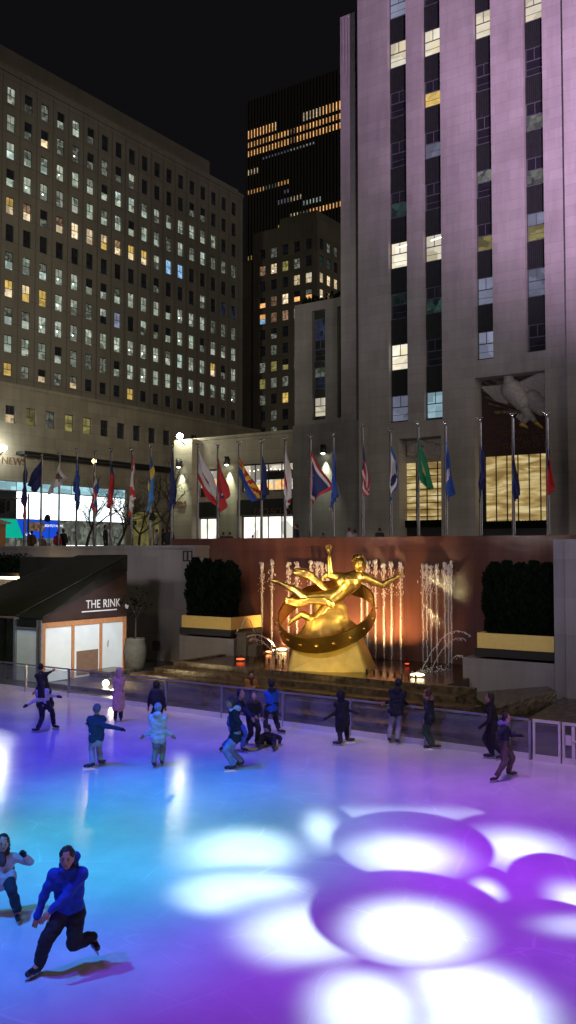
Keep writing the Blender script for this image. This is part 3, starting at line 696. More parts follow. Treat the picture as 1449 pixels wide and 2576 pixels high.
mb.quad([(AL, wb0, zt), (AL, wb1, zt), (AA, wb1, zt), (AA, wb0, zt)]); mb.quad([(AL, wb1, 5), (AA, wb1, 5), (AA, wb1, zt), (AL, wb1, zt)])
mb.build('wall', M['low'], lw)
mb = MB(); mb.box(AL-.4, AL+.1, wb0, wb1, zt, zt+.35); mb.build('parapet', M['low'], lw)
for i in range(-3, 13): put_window(lw, 'a', AL, lb0+ls*i, zw, 1.24, 1.75, LS[max(0, i)], 'sash', .28)
mb = MB(); mb.box(AL+.01, AL+1.3, on_a(40, 1137, AL)[0], on_a(432, 1180, AL)[0], zc-.32, zc); mb.build('canopy', M['black'], lw)
# shopfront: interior, mullions and screens behind
sfd = AL-.28
segs = [(-140, -10, 'cream'), (-9, 45, 'dark'), (46, 105, 'cyan'), (106, 183, 'white'), (184, 246, 'white'), (247, 318, 'white')]
zs1, zs2 = on_a(100, 1238, AL)[1], on_a(150, 1308, AL)[1]
for (x0, x1, s) in segs:
    p0, p1 = on_a(x0, 1300, AL)[0]+.03, on_a(x1, 1300, AL)[0]-.03
    if 'shop' not in M: M['shop'] = glow('shop_glow', (.74, .95, 1), 3.6, .4, .5, (.95, 1, 1)); M['shop2'] = glow('shop_transom', (.42, .75, .85), .8, .45, .6)
    mb = MB(); mb.box(sfd-.03, sfd, p0, p1, zs2, zs1-.05); mb.build('lit_window', GL['dark'] if s == 'dark' else M['shop'], lw)
    mb = MB(); mb.box(sfd-.03, sfd, p0, p1, zs1+.05, zg1-.05); mb.build('transom_window', M['shop2'], lw)
    mb = MB(); mb.box(sfd-.03, sfd+.04, p1, p1+.06, 5.3, zg1); mb.build('mullion', M['alum'], lw)
mb = MB(); mb.box(sfd-.02, sfd+.05, u_s0, u_s1, zs1-.06, zs1+.05); mb.box(sfd-.02, sfd+.05, u_s0, u_s1, zs2-.08, zs2); mb.build('transom', M['alum'], lw)
mb = MB(); mb.box(sfd-.06, sfd-.03, u_s0, u_s1, 5.3, zs2-.07); mb.build('glass', GL['dim'], lw)
blu = emis('screen_blue', (.01, .09, .85), .75); tea = emis('screen_teal', (.0, .55, .38), .75)
x0, x1, x2 = on_a(-60, 1330, AL)[0], on_a(62, 1330, AL)[0], on_a(155, 1330, AL)[0]; xm = on_a(45, 1330, AL)[0]; z0s = on_a(100, 1354, AL)[1]
mb = MB(); mb.prism([(sfd+.02, x0, z0s), (sfd+.02, x1, z0s), (sfd+.02, xm, zs2-.1), (sfd+.02, x0, zs2-.1)], (.06, 0, 0)); mb.build('teal_screen', tea, lw)
mb = MB(); mb.prism([(sfd+.02, x1+.01, z0s), (sfd+.02, x2, z0s), (sfd+.02, x2, zs2-.1), (sfd+.02, xm+.01, zs2-.1)], (.06, 0, 0)); scr = mb.build('blue_screen', blu, lw)
pb, pz = on_a(76, 1327, AL); mb = MB(); mb.box(sfd+.082, sfd+.09, pb, pb+2.0, pz-.35, pz+.55); mb.build('screen_picture', GL['orangedim'], lw)
wl_ = emis('screen_white', (1, 1, 1), 1.4)
pb, pz = on_a(112, 1325, AL); letters('NIGHTLY NEWS', .36, 'screen_lettering', wl_, lw, (sfd+.085, pb, pz), 'a', .004)
pb, pz = on_a(64, 1348, AL); letters('AITY', .45, 'screen_lettering', wl_, lw, (sfd+.085, pb, pz), 'a', .004)
pb, pz = on_a(3, 1166, AL); letters('NEWS', 1.02, 'lettering', M['letter'], lw, (AL+.03, pb, pz), 'a', .03, scale_x=1.05)
for (xa, xb, ya) in ((165, 198, 1343), (200, 232, 1346), (236, 268, 1350)):
    p0, p1 = on_a(xa, 1340, AL)[0], on_a(xb, 1340, AL)[0]; mb = MB(); mb.box(sfd-.02, sfd+.0, p0, p1, 5.6, 6.1); mb.build('lit_counter', M['shop'], lw)
p0, p1 = u_t0+.1, u_t1-.1
mb = MB(); mb.box(AL-.27, AL-.2, p0, (p0+p1)/2, 5.3, on_a(360, 1288, AL)[1]); mb.box(AL-.27, AL-.2, (p0+p1)/2+.1, p1, 5.3, on_a(360, 1288, AL)[1]); mb.build('door_glass', GL['olive'], lw)
# ------------------------------------------------------------------ low stone building with the toy shop (faces -b)
BF = 60.4
fb = thing('shop_building', 'low stone shop building with wide windows behind the flags', 'building', (-45, BF, 5))
af = lambda x, y=1200, b=BF: on_b(x, y, b)[0]
zf = lambda y, x=600, b=BF: on_b(x, y, b)[1]
ztf = zf(1104, 560)
ops = [(af(484), af(549), zf(1247), zf(1176)), (af(604), af(738), zf(1236, 670), zf(1164, 670)),
       (af(484), af(549), 5.3, zf(1302, 520)), (af(604), af(738), 5.3, zf(1296, 670))]
mb = MB(); facade(mb, 'b', BF, af(483)-.02, af(740), 5, ztf, ops, .5); 
mb.quad([(af(440), BF, ztf), (af(740), BF, ztf), (af(740), BF+18, ztf), (af(440), BF+18, ztf)])
mb.build('wall', M['fao'], fb)
mb = MB(); mb.box(af(437, 1200, 59.6), af(483, 1200, 59.6), 59.6, BF+18, 5, zf(1106, 455, 59.6)); mb.build('pilaster', M['fao'], fb)
mb = MB(); mb.box(af(484), af(740), BF-.1, BF+.3, ztf, ztf+.25); mb.build('parapet', M['fao'], fb)
inside = glow('shop_room', (1, .86, .60), .7, .6, .7, (1, .95, .85)); inside2 = glow('shop_room_white', (1, .97, .85), 1.3, .5, .7)
for j, (u0, u1, z0, z1) in enumerate(ops):
    ms = M['framed']; mb = MB(); mb.box(u0, u1, BF+.3, BF+.36, z0, z0+.12); mb.box(u0, u1, BF+.3, BF+.36, z1-.12, z1); mb.box(u0, u0+.1, BF+.3, BF+.36, z0, z1); mb.box(u1-.1, u1, BF+.3, BF+.36, z0, z1)
    n = 1 if j in (0, 2) else 3
    for q in range(1, n+1): x = u0+(u1-u0)*q/(n+1); mb.box(x-.04, x+.04, BF+.3, BF+.36, z0, z1)
    w = mb.build('window', ms, fb)
    s = MB(); s.box(u0+.1, u1-.1, BF+.45, BF+.48, z0+.1, z1-.1); sub(s, 'pane', inside if j < 2 else inside2, w)
# objects hung in the upper windows: pelmet lights, dark display
u0, u1, z0, z1 = ops[1]
mb = MB(); xx = u0+(u1-u0)*.42; mb.box(xx, u1-.35, BF+.37, BF+.42, z0+1.0, z1-.75)
for k in range(9): mb.ball((xx+.15+k*(u1-.35-xx-.3)/8, BF+.40, z1-.76), .17, 8)
mb.build('hanging_display', M['dark'], fb)
wsp = emis('small_shop_lamps', (1, .85, .6), 5)
for k in range(12):
    mb = MB(); mb.ball((u0+.3+k*(u1-u0-.6)/11, BF+.4, z1-.5-.05*(k % 3)), .05, 6); mb.build('shop_lamp', wsp, fb)
for k in range(3):
    mb = MB(); mb.box(u0+1+k*1.2, u0+1.9+k*1.2, BF+.38, BF+.41, z0+.15, z0+.6+.15*k); mb.build('lit_shelf', GL['orange'], fb)
u0, u1, z0, z1 = ops[0]
mb = MB(); mb.box(u0+.5, u0+1.6, BF+.38, BF+.42, z0+.1, z0+.85); mb.build('shop_display', M['dark'], fb)
mb = MB(); mb.box(u1-1.4, u1-.3, BF+.38, BF+.42, z0+.3, z0+1.6); mb.build('lit_shelf', GL['orange'], fb)
u0, u1, z0, z1 = ops[2]
mb = MB()
for k in range(7): mb.ball((u0+.7+.38*(k % 4), BF+.39, z0+.6+.35*(k//4)+.1*(k % 2)), .26, 8, 0, (1, .15, .8))
mb.build('shop_display', plain('pale_green_display', (.30, .36, .28), .6), fb)
for (j, x0, x1) in ((2, 478, 553), (3, 598, 740)):
    mb = MB(); mb.box(af(x0), af(x1), BF-.12, BF-.01, ops[j][3]+.02, ops[j][3]+1.35); sg = mb.build('shop_fascia', M['black'], fb)
letters('FAO SCHWARZ', .78, 'lettering', M['letter'], fb, (af(641), BF-.13, zf(1295, 680)), 'b', .02, scale_x=1.0)
letters('ROCKEFELLER', .36, 'lettering', M['letter'], fb, (af(438.5, 1200, 59.6), 59.58, zf(1268, 455, 59.6)), 'b', .02, scale_x=.62)
letters('PLAZA', .36, 'lettering', M['letter'], fb, (af(449, 1200, 59.6), 59.58, zf(1278, 455, 59.6)), 'b', .02, scale_x=.72)
mb = MB(); u0, u1, z0, z1 = ops[3]; mb.box(u0+1.2, u1-.6, BF+.37, BF+.41, z0+.5, z0+1.0); mb.build('shop_counter', M['dark'], fb)
# ------------------------------------------------------------------ the tower
BT = 60.0
tw = thing('tower', 'tall pale limestone tower with dark vertical window strips', 'building', (-28, BT, 5), None)
ta = lambda x, y=900: on_b(x, y, BT)[0]
TZ = 72; colx = [(978, 1025), (1066, 1112), (1197, 1241), (1324, 1373)]
zb0 = [on_b(1001, 1062, BT)[1], on_b(1089, 1056, BT)[1], on_b(1219, 904, BT)[1], on_b(1347, 884, BT)[1]]
sz = 3.93; zk0 = on_b(1001, 993, BT)[1]
ops = []
for (x0, x1), zb in zip(colx, zb0): ops.append((ta(x0), ta(x1), zb, TZ-.5))
d1 = (ta(1004, 1230), ta(1110, 1230), 5.2, on_b(1057, 1100, BT)[1]); d2 = (ta(1196, 1230), ta(1374, 1230), 5.2, on_b(1290, 940, BT)[1])
ops += [d1, d2]
tl, trr = ta(902), ta(1449)+24
mb = MB(); facade(mb, 'b', BT, tl, trr, 5, TZ, ops, 1.3)
mb.quad([(tl, BT, 5), (tl, BT+25, 5), (tl, BT+25, TZ), (tl, BT, TZ)][::-1]); mb.quad([(tl, BT, TZ), (trr, BT, TZ), (trr, BT+25, TZ), (tl, BT+25, TZ)])
mb.quad([(trr, BT, 5), (trr, BT+25, 5), (trr, BT+25, TZ), (trr, BT, TZ)])
mb.build('wall', M['tower'], tw)
mb = MB(); xr = ta(1430); mb.box(xr, trr+.1, BT-.35, BT-.002, 5, TZ); mb.build('buttress', M['tower'], tw)
# dark strips: spandrels and windows
tst = [["bluegrey", "cream", "dark+green", "cream+warmspot", "green+dark", "dark", "dark", "cream", "bluegrey", "dark"],
       ["cyan+cyan", "dark", "green+dark", "cream+warmspot", "dark", "bluegrey+dark", "yellow+dark", "cream", "dark", "dark"],
       [None, "bluegrey", "bluegrey", "olive+dark", "dark+dim", "dark", "dark", "cream", "dark", "dark"],
       [None, "dark", "bluegrey", "olive+bluegrey", "dim+dark", "dim+dark", "dark", "cream", "dark", "dark"]]
for c, ((x0, x1), zb) in enumerate(zip(colx, zb0)):
    u0, u1 = ta(x0), ta(x1); wv = u1-u0
    for k in range(14):
        zt_ = zk0+sz*k; z0 = zt_-1.98
        if zt_ < zb+.5 or zt_ > TZ: continue
        s = tst[c][k] if k < 10 and tst[c][k] else 'dark'
        w = put_window(tw, 'b', BT, (u0+u1)/2, z0, wv-.1, 1.98, s, 'tower', .42)
        if z0+1.98+1.9 < TZ:
            mb = MB(); zt2 = min(z0+sz-.02, TZ-.6); mb.box(u0+.02, u1-.02, BT+.40, BT+.46, zt_+.02, zt2)
            for q in range(9): xx = u0+.12+(wv-.24)*q/8; mb.box(xx-.05, xx+.05, BT+.35, BT+.399, zt_+.08, zt2-.06)
            mb.build('spandrel', M['spandrel'], tw)
    mb = MB(); mb.box(u0, u1, BT+.3, BT+.6, zb-.02, zb+.12); mb.build('sill', M['spandrel'], tw)
# entrances: deep recess, gilded glass, carved panels above
gold_glass = None
m, nt, b_ = newmat('gilded_glass_screen'); Lk = nt.links
tc = nd(nt, 'ShaderNodeTexCoord'); mp = nd(nt, 'ShaderNodeMapping'); mp.inputs['Rotation'].default_value = (0, .85, 0); mp.inputs['Scale'].default_value = (.35, 1, 1.7)
Lk.new(tc.outputs['Object'], mp.inputs['Vector'])
w_ = nd(nt, 'ShaderNodeTexNoise'); w_.inputs['Scale'].default_value = 1.1; w_.inputs['Detail'].default_value = 6; w_.inputs['Distortion'].default_value = .9
Lk.new(mp.outputs[0], w_.inputs['Vector'])
rp = nd(nt, 'ShaderNodeValToRGB'); cr = rp.color_ramp; cr.elements[0].position = .38; cr.elements[0].color = (.30, .19, .06, 1); cr.elements[1].position = .62; cr.elements[1].color = (1, .82, .42, 1)
e = cr.elements.new(.5); e.color = (.62, .44, .16, 1)
Lk.new(w_.outputs['Fac'], rp.inputs['Fac']); Lk.new(rp.outputs['Color'], b_.inputs['Emission Color']); b_.inputs['Emission Strength'].default_value = .62
b_.inputs['Base Color'].default_value = (.3, .22, .1, 1); b_.inputs['Roughness'].default_value = .3
bp = nd(nt, 'ShaderNodeBump'); bp.inputs['Strength'].default_value = .6; bp.inputs['Distance'].default_value = .1; Lk.new(w_.outputs['Fac'], bp.inputs['Height']); Lk.new(bp.outputs['Normal'], b_.inputs['Normal'])
m.cycles.emission_sampling = 'NONE'; M['gglass'] = m
m2 = m.copy(); m2.name = 'gilded_glass_bands'; nt = m2.node_tree
for n_ in nt.nodes:
    if n_.type == 'TEX_NOISE': n_.inputs['Distortion'].default_value = .3; n_.inputs['Scale'].default_value = .8
    if n_.type == 'MAPPING': n_.inputs['Rotation'].default_value = (0, 0, 0); n_.inputs['Scale'].default_value = (.6, 1, 2.6)
M['gglass2'] = m2
for j, (o_, x0, x1, yt, yb) in enumerate(((d1, 1022, 1110, 1163, 1316), (d2, 1222, 1374, 1145, 1318))):
    bk = BT+1.3
    g0, g1 = on_b(x0, 1230, bk)[0], o_[1]; zt_, zb_ = on_b((x0+x1)/2, yt, bk)[1], on_b((x0+x1)/2, yb, bk)[1]
    mb = MB(); mb.box(o_[0], o_[1], bk, bk+.2, zt_+.05, o_[3]); bkp = mb.build('recess_panel', M['redpaint'] if j else M['stonecarve'], tw)
    mb = MB(); mb.box(g0, g1, bk+.02, bk+.06, zb_, zt_); sc_ = mb.build('gilded_screen', M['gglass'] if j else M['gglass2'], tw)
    mb = MB(); nb = 6 if j else 4
    for q in range(nb+1): x = g0+(g1-g0)*q/nb; mb.box(x-.035, x+.035, bk-.06, bk+.019, zb_, zt_)
    nr = 9 if j == 0 else 0
    for q in range(nr): z = zb_+(zt_-zb_)*q/nr; mb.box(g0, g1, bk-.03, bk+.018, z-.03, z+.03)
    mb.build('screen_bars', M['dark'], tw)
    mb = MB(); mb.box(o_[0], o_[1], bk-.05, bk+.2, 5.2, zb_-.02); mb.build('entrance_doors', M['black'], tw)
    mb = MB(); rr = random.Random(j)
    for q in range(10): 
        x = o_[0]+.4+(o_[1]-o_[0]-.8)*rr.random(); mb.ball((x, bk-.1, 6.0+.3*rr.random()), .06+.05*rr.random(), 6)
    mb.build('door_lamps', emis('door_lamp', (1, .85, .55), 1.5), tw)
    mb = MB(); mb.box(o_[0]-.0, o_[1], bk-.35, bk-.06, zb_-.32, zb_+.08)
    for q in range(26): x = o_[0]+(o_[1]-o_[0])*q/25; mb.ball((x, bk-.3, zb_+.02), .22, 6, 0, (1, .5, 1))
    mb.build('door_hedge', M['leaf'], tw)
# carved winged bird over the right entrance: a generic relief
bk = BT+1.3
def rel(x, y, w=0): a_, z_ = on_b(x, y, bk); return Vector((a_, bk-.12-w, z_))
mb = MB()
mb.capsule(rel(1290, 982, .1), .80, rel(1316, 1010, .1), .70); mb.capsule(rel(1287, 970, .25), .50, rel(1284, 948, .3), .32); mb.ball(rel(1283, 944, .35), .36); mb.capsule(rel(1283, 944, .4), .12, rel(1273, 949, .4), .06)
mb.capsule(rel(1314, 1012), .5, rel(1334, 1048), .28); mb.capsule(rel(1334, 1046), .28, rel(1314, 1068), .14); mb.capsule(rel(1334, 1044), .28, rel(1351, 1064), .14)
mb.capsule(rel(1342, 1000), .6, rel(1362, 1018), .55); mb.capsule(rel(1347, 1018), .5, rel(1364, 1034), .38)
for q in range(11): mb.capsule(rel(1298+q*1.5, 974+q*3.4, .05), .22, rel(1370, 938+q*6.5, .05), .14)
for q in range(8): mb.capsule(rel(1282-q*1, 974+q*5), .26, rel(1216+q*5, 976+q*4.5), .11)
for q in range(5): mb.capsule(rel(1322+q*3, 1020+q*5), .16, rel(1302+q*5, 1050+q*4), .09)
mb.build('bird_relief', M['stonecarve'], tw)
mb = MB()
for q in range(5): mb.capsule(rel(1200+q*8, 952+q*16, -.05), .10, rel(1268+q*6, 985+q*12, -.05), .07, 8)
for q in range(4): mb.capsule(rel(1225+q*10, 944+q*3, -.05), .07, rel(1262+q*10, 972+q*4, -.05), .06, 8)
for q in range(9): mb.capsule(rel(1248+q*15, 1038, -.05), .2, rel(1256+q*15, 1037, -.05), .2, 8)
mb.build('cloud_rays_relief', plain('gilded_edge_relief', (.16, .12, .08), .5, .2, .6, 3), tw)
mb = MB(); mb.ball(rel(1281, 938, .35), .5, 10, 0, (1, .6, .45)); mb.capsule(rel(1315, 1068, .1), .2, rel(1328, 1075), .1); mb.capsule(rel(1352, 1064, .1), .2, rel(1366, 1076), .1); mb.build('gilded_claws', M['goldpale'], tw)
for k, (txt, y) in enumerate((('WISDOM AND KNOWLEDGE', 1098), ('SHALL BE THE', 1116), ('STABILITY OF THY', 1132))):
    a_, z_ = on_b(1248, y, bk); letters(txt, .58, 'lettering', M['letter'], tw, (a_+(0, 1.1, .5)[k], bk-.03, z_), 'b', .02, scale_x=(.66, .85, .8)[k])
# carved swirling panel over the left entrance
mb = MB(); rr = random.Random(3)
def rel1(x, y, w=0): a_, z_ = on_b(x, y, bk); return Vector((a_, bk-.1-w, z_))
for q in range(7): mb.ball(rel1(1040+q*10+rr.uniform(-3, 3), 1128+rr.uniform(-12, 12)), .42+.2*rr.random(), 10, 0, (1, .5, 1))
mb.capsule(rel1(1035, 1125), .25, rel1(1060, 1112), .2); mb.capsule(rel1(1062, 1112), .22, rel1(1095, 1135), .3); mb.capsule(rel1(1030, 1142), .2, rel1(1100, 1150), .25)
mb.build('carved_relief', M['stonecarve'], tw)
# ------------------------------------------------------------------ narrow shaft and lower wings at the tower's left
sh = thing('narrow_shaft', 'narrow stone shaft standing between the tower and its low wing', 'building', (-38, 61.5, 5))
s0, s1 = on_b(857, 600, 61.5)[0], on_b(895, 600, 61.5)[0]; zs_ = on_b(876, 36, 61.5)[1]
mb = MB(); mb.box(s0, s1, 61.5, 80, 5, zs_); mb.build('wall', M['tower'], sh)
mb = MB(); mb.box(s1, tl-.01, 62.0, 80, 5, zs_+.0); mb.build('dark_joint', plain('dark_blue_joint', (.03, .025, .06), .4), sh)
mb = MB(); 
for q in range(6): mb.box(s0+.2+q*.28, s0+.3+q*.28, 61.44, 61.498, zs_-4-q % 3, zs_-.2)
mb.build('parapet', M['tower'], sh)
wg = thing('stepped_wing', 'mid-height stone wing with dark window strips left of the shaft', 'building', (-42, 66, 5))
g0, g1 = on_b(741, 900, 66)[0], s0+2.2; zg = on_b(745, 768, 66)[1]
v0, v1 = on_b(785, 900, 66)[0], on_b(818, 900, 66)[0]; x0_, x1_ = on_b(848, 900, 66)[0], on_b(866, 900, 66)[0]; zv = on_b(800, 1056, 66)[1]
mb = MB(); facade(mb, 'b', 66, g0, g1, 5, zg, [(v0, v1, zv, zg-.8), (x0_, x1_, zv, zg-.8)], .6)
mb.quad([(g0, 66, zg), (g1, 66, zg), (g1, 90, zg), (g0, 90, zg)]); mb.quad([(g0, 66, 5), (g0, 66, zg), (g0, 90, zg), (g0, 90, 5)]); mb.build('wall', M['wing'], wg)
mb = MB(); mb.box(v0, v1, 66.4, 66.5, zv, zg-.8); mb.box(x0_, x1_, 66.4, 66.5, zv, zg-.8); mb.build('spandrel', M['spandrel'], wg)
for yy, s in ((1005, 'cream'), (935, 'bluedk+dim'), (865, 'dark'), (812, 'bluedk')):
    zz = on_b(800, yy+42, 66)[1]; put_window(wg, 'b', 66, (v0+v1)/2, zz, v1-v0-.15, 1.9 if s != 'cream' else 1.7, s, 'tower', .36)
mb = MB(); rr = random.Random(8)
for q in range(260): 
    x = g0+.2+(g1-g0-.4)*rr.random(); c = Vector((x, 66.6+rr.random(), zg+rr.random()*.8)); mb.ball(c, .08+.08*rr.random(), 4)
mb.build('roof_shrubs', M['leaf'], wg)
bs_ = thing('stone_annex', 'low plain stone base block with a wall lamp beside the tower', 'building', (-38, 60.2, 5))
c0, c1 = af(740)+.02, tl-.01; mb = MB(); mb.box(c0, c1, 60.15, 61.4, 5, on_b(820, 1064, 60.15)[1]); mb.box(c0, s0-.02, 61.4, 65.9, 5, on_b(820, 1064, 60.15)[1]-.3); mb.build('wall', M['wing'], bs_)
# ------------------------------------------------------------------ buildings far behind
gb = thing('stepped_office', 'grey brick office building with scattered warm windows in the middle distance', 'building', (-100, 150, 5))
BG = 150.0; ga = lambda x: on_b(x, 800, BG)[0]; gz = lambda y, x=720: on_b(x, y, BG)[1]
gc = ga(799); z_top = gz(548, 799)
mb = MB(); cx_ = [632, 659, 688, 717, 746, 776]; rr = random.Random(4)
vis = []
for r in range(12):
    for c in range(6):
        y = 656+14-c*0+44.2*(r-1)
        u = ga(632)+(ga(776)-ga(632))*c/5; z0 = gz(656, 776)-3.42*(r-1)-1.05
        s = {1: ['orangedim', 'orangedim', 'warm+warmspot', 'olive', 'dim', 'dark'], 2: ['dark', 'dark', 'dark', 'dark', 'warm', 'warm+cream'],
             3: ['orangedim', 'orange+dark', 'orangedim', 'warm+warmspot', 'orange+dark', 'orange+dim'], 4: ['blue', 'blue+orange', 'orangedim', 'orangedim', 'warm+warmspot', 'dim+coolspot'],
             5: ['yellow+dark', 'dark', 'dim+dark', 'dark', 'dark', 'dark'], 9: ['dark', 'dim', 'dark', 'yellow', 'dark', 'dark'], 7: ['dark', 'dim', 'olive', 'olive+dark', 'dim', 'dark'], 8: ['dim', 'olive', 'dim', 'dim', 'dark', 'dark']}.get(r, ['dark', 'dark', 'dim', 'dark', 'dark', 'dark'])[c]
        if r == 0 and c == 0: continue
        vis.append(('b', BG, u, z0, 1.55, 2.1, s, 'sash', .25))
facade(mb, 'b', BG, ga(636), gc, 5, z_top, [(v[2]-v[4]/2, v[2]+v[4]/2, v[3], v[3]+v[5]) for v in vis if v[2]-v[4]/2 > ga(636)+.1], .28)
visA = []
for r in range(6):
    for c in range(5):
        u = BG+1.6+2.75*c; z0 = gz(656, 776)-3.42*(r-1)-1.05
        s = ['dark dim dim dim dark', 'green green dark dark dark', 'warm warm warm warm dark', 'warm+warmspot orangedim warm warm dark', 'orangedim dim dark dark dark', 'dark dark dark dark dark'][r].split()[c]
        visA.append(('a', gc, u, z0, 1.45, 2.1, s, 'sash', .25))
facade(mb, 'a', gc, BG, BG+18, 5, z_top, [(v[2]-v[4]/2, v[2]+v[4]/2, v[3], v[3]+v[5]) for v in visA], .28)
mb.quad([(ga(636), BG, z_top), (gc, BG, z_top), (gc, BG+18, z_top), (ga(636), BG+18, z_top)]); mb.quad([(ga(636), BG, 5), (ga(636), BG, z_top), (ga(636), BG+18, z_top), (ga(636), BG+18, 5)])
mb.quad([(ga(636)+.0, BG+.3, 5), (gc-.3, BG+.3, 5), (gc-.3, BG+.3, z_top), (ga(636), BG+.3, z_top)])
mb.quad([(gc-.3, BG+.3, 5), (gc-.3, BG+18, 5), (gc-.3, BG+18, z_top), (gc-.3, BG+.3, z_top)])
mb.build('wall', M['back'], gb)
mb = MB(); mb.box(ga(600), ga(636)-.01, BG+.2, BG+18, 5, gz(655, 630)); mb.build('lower_wall', M['back'], gb)
mb = MB(); mb.box(ga(690), gc-1.5, BG+2, BG+14, z_top, z_top+2.6); mb.build('roof_block', M['back'], gb)
for v in vis+visA: 
    if v[2]-v[4]/2 > ga(636)+.1 or v[0] == 'a': put_window(gb, *v)
# dark slab behind with bands of orange windows
BD = 250.0; da = lambda x: on_b(x, 400, BD)[0]; dz = lambda y, x: on_b(x, y, BD)[1]
ds = thing('dark_skyscraper', 'dark ribbed skyscraper with bands of orange windows', 'building', (-150, BD, 5))
D0, D1 = da(624), da(905); zd = dz(255, 624)
mb = MB(); mb.box(D0, D1, BD, BD+30, 5, zd); mb.build('wall', plain('dark_curtain_wall', (.022, .022, .026), .4), ds)
nrib = int((D1-D0)/((da(856)-da(624))/29.3)); stp = (da(856)-da(624))/29.3
mb = MB()
for q in range(nrib+1): mb.box(D0+stp*q-stp*.3, D0+stp*q+stp*.16, BD-.7, BD-.003, 5, zd-.02)
rb_ = mb.build('ribs', plain('dark_ribs', (.07, .065, .06), .5), ds)
rb_['kind'] = 'stuff'
hr = (dz(338, 626)-dz(369, 626))/1.0
def drow(y626, h, runs):
    z0 = dz(y626+h/2, 626); hh = dz(y626-h/2, 626)-z0
    out = []
    for (c0, c1, s) in runs:
        for c in range(c0, c1+1): out.append((D0+stp*(c+.38), z0, hh, s))
    return out
lit = []
lit += drow(340, 21, [(0, 8, 'orange'), (9, 9, 'warm'), (18, 23, 'warm'), (24, 29, 'orange')])
lit += drow(366, 14, [(0, 13, 'orange'), (14, 15, 'orangedim'), (16, 29, 'orange')])
lit += drow(388, 15, [(0, 13, 'orange'), (14, 15, 'orangedim'), (16, 29, 'orange')])
lit += drow(410, 6, [(5, 13, 'bluegrey'), (14, 16, 'coolb'), (17, 21, 'coolb')])
lit += drow(435, 14, [(0, 3, 'warm')])
lit += drow(485, 11, [(0, 5, 'orange'), (6, 9, 'dim'), (10, 13, 'orange')])
lit += drow(508, 9, [(12, 13, 'bluegrey')]); lit += drow(530, 12, [(10, 13, 'bluegrey'), (14, 17, 'warm')])
lit += drow(548, 12, [(18, 23, 'coolb')]); lit += drow(572, 13, [(14, 16, 'warm'), (17, 19, 'dim'), (20, 29, 'orange')])
lit += drow(592, 13, [(10, 11, 'yellow'), (14, 15, 'yellow')]); lit += drow(650, 11, [(0, 1, 'yellow')])
lit.sort(key=lambda t: -t[2])
def dwin(t): return ('b', BD, t[0]+stp*.05, t[1], stp*.62, t[2], t[3], 'plain', -.06)
for t in lit[:100]: put_window(ds, *dwin(t))
merge_windows(ds, [dwin(t) for t in lit[100:]])
# small wooden kiosk at the left end of the plaza
ka0 = on_b(-25, 1340, 36)[0]; ka1 = on_b(17, 1340, 36)[0]; kz = on_b(10, 1318, 36)[1]
kk = thing('kiosk', 'small wooden kiosk with gabled roof at the left edge', 'kiosk', (ka0, 36, 5.2))
mb = MB(); mb.box(ka0, ka1-.35, 35.6, 36.2, 5.2, kz); mb.build('wall', M['orangewood'], kk)
mb = MB(); mb.prism([(ka0-.5, 35.4, kz+.35), (ka1+.0, 35.4, kz), (ka1+.0, 35.4, kz+.1), (ka0-.5, 35.4, kz+.55)], (0, .9, 0)); mb.build('roof', M['orangewood'], kk)
# ================================================================== flagpoles and flags
PB = 36.0
flagcol = {}
def fm(name, col):
    if name not in flagcol:
        m = plain('flag_'+name, col, .7, var=.08, scale=10); flagcol[name] = m
    return flagcol[name]
NAVY, BLUE, RED, WHITE, GREEN, YEL, ORG, SKY, PINK, BROWN = [fm(n, c) for n, c in (('navy', (.02, .03, .14)), ('blue', (.03, .09, .42)), ('red', (.55, .03, .04)), ('white', (.68, .66, .66)), ('green', (.01, .22, .10)), ('yellow', (.75, .52, .05)), ('orange', (.62, .22, .03)), ('sky', (.06, .25, .60)), ('pink', (.50, .32, .36)), ('brown', (.2, .07, .05)))]
def pat_plain(s, t): return 0
def pat_canton(s, t): return 1 if (s < .4 and t > .5) else 0
def flag(px, hoist, fly, mats, pat, label, desc, seed, folds=3, top=None, amp=.10):
    """cloth tied along the pole between two photo heights, its free end hanging where the photo shows it"""
    a0, _ = on_b(px, 1200, PB); zt = on_b(px, hoist[0], PB)[1]; zb = on_b(px, hoist[1], PB)[1]
    ft = on_b(fly[0], fly[1], PB); fb_ = on_b(fly[2], fly[3], PB)
    base = Vector((a0, PB, 5.2)); rr = random.Random(seed); ph = rr.random()*6
    N, K = 22, 14; vs = []; fs = []; ms = []
    for i in range(N+1):
        s = i/N
        for j in range(K+1):
            t = j/K
            h = Vector((a0+.06, 0, zb+(zt-zb)*t)); f = Vector((fb_[0]+(ft[0]-fb_[0])*t, 0, fb_[1]+(ft[1]-fb_[1])*t))
            q = h.lerp(f, s); sag = math.sin(math.pi*s)*.10*(1-t)
            q.z -= sag
            w = amp*min(1, s*3)*math.sin(ph+folds*2*math.pi*t+2.2*s)+amp*.5*min(1, s*3)*math.sin(ph*2+7*s+3*t)
            q.x += .35*w*min(1, s*2); q.y = PB-.05-abs(0)+w*1.6
            vs.append(q-base)
    for i in range(N):
        for j in range(K):
            n = i*(K+1)+j; fs.append((n, n+K+1, n+K+2, n+1)); ms.append(pat((i+.5)/N, (j+.5)/K))
    me = bpy.data.meshes.new('flag'); me.from_pydata(vs, [], fs)
    for m in mats: me.materials.append(m)
    me.polygons.foreach_set('material_index', ms); me.polygons.foreach_set('use_smooth', [True]*len(fs)); me.update()
    o = bpy.data.objects.new('flag', me); COL.objects.link(o); o.location = W(*base); o.rotation_euler = (0, 0, -TH)
    md = o.modifiers.new('cloth', 'SOLIDIFY'); md.thickness = .012
    tag(o, label, 'flag', 'flags hanging round the plaza')
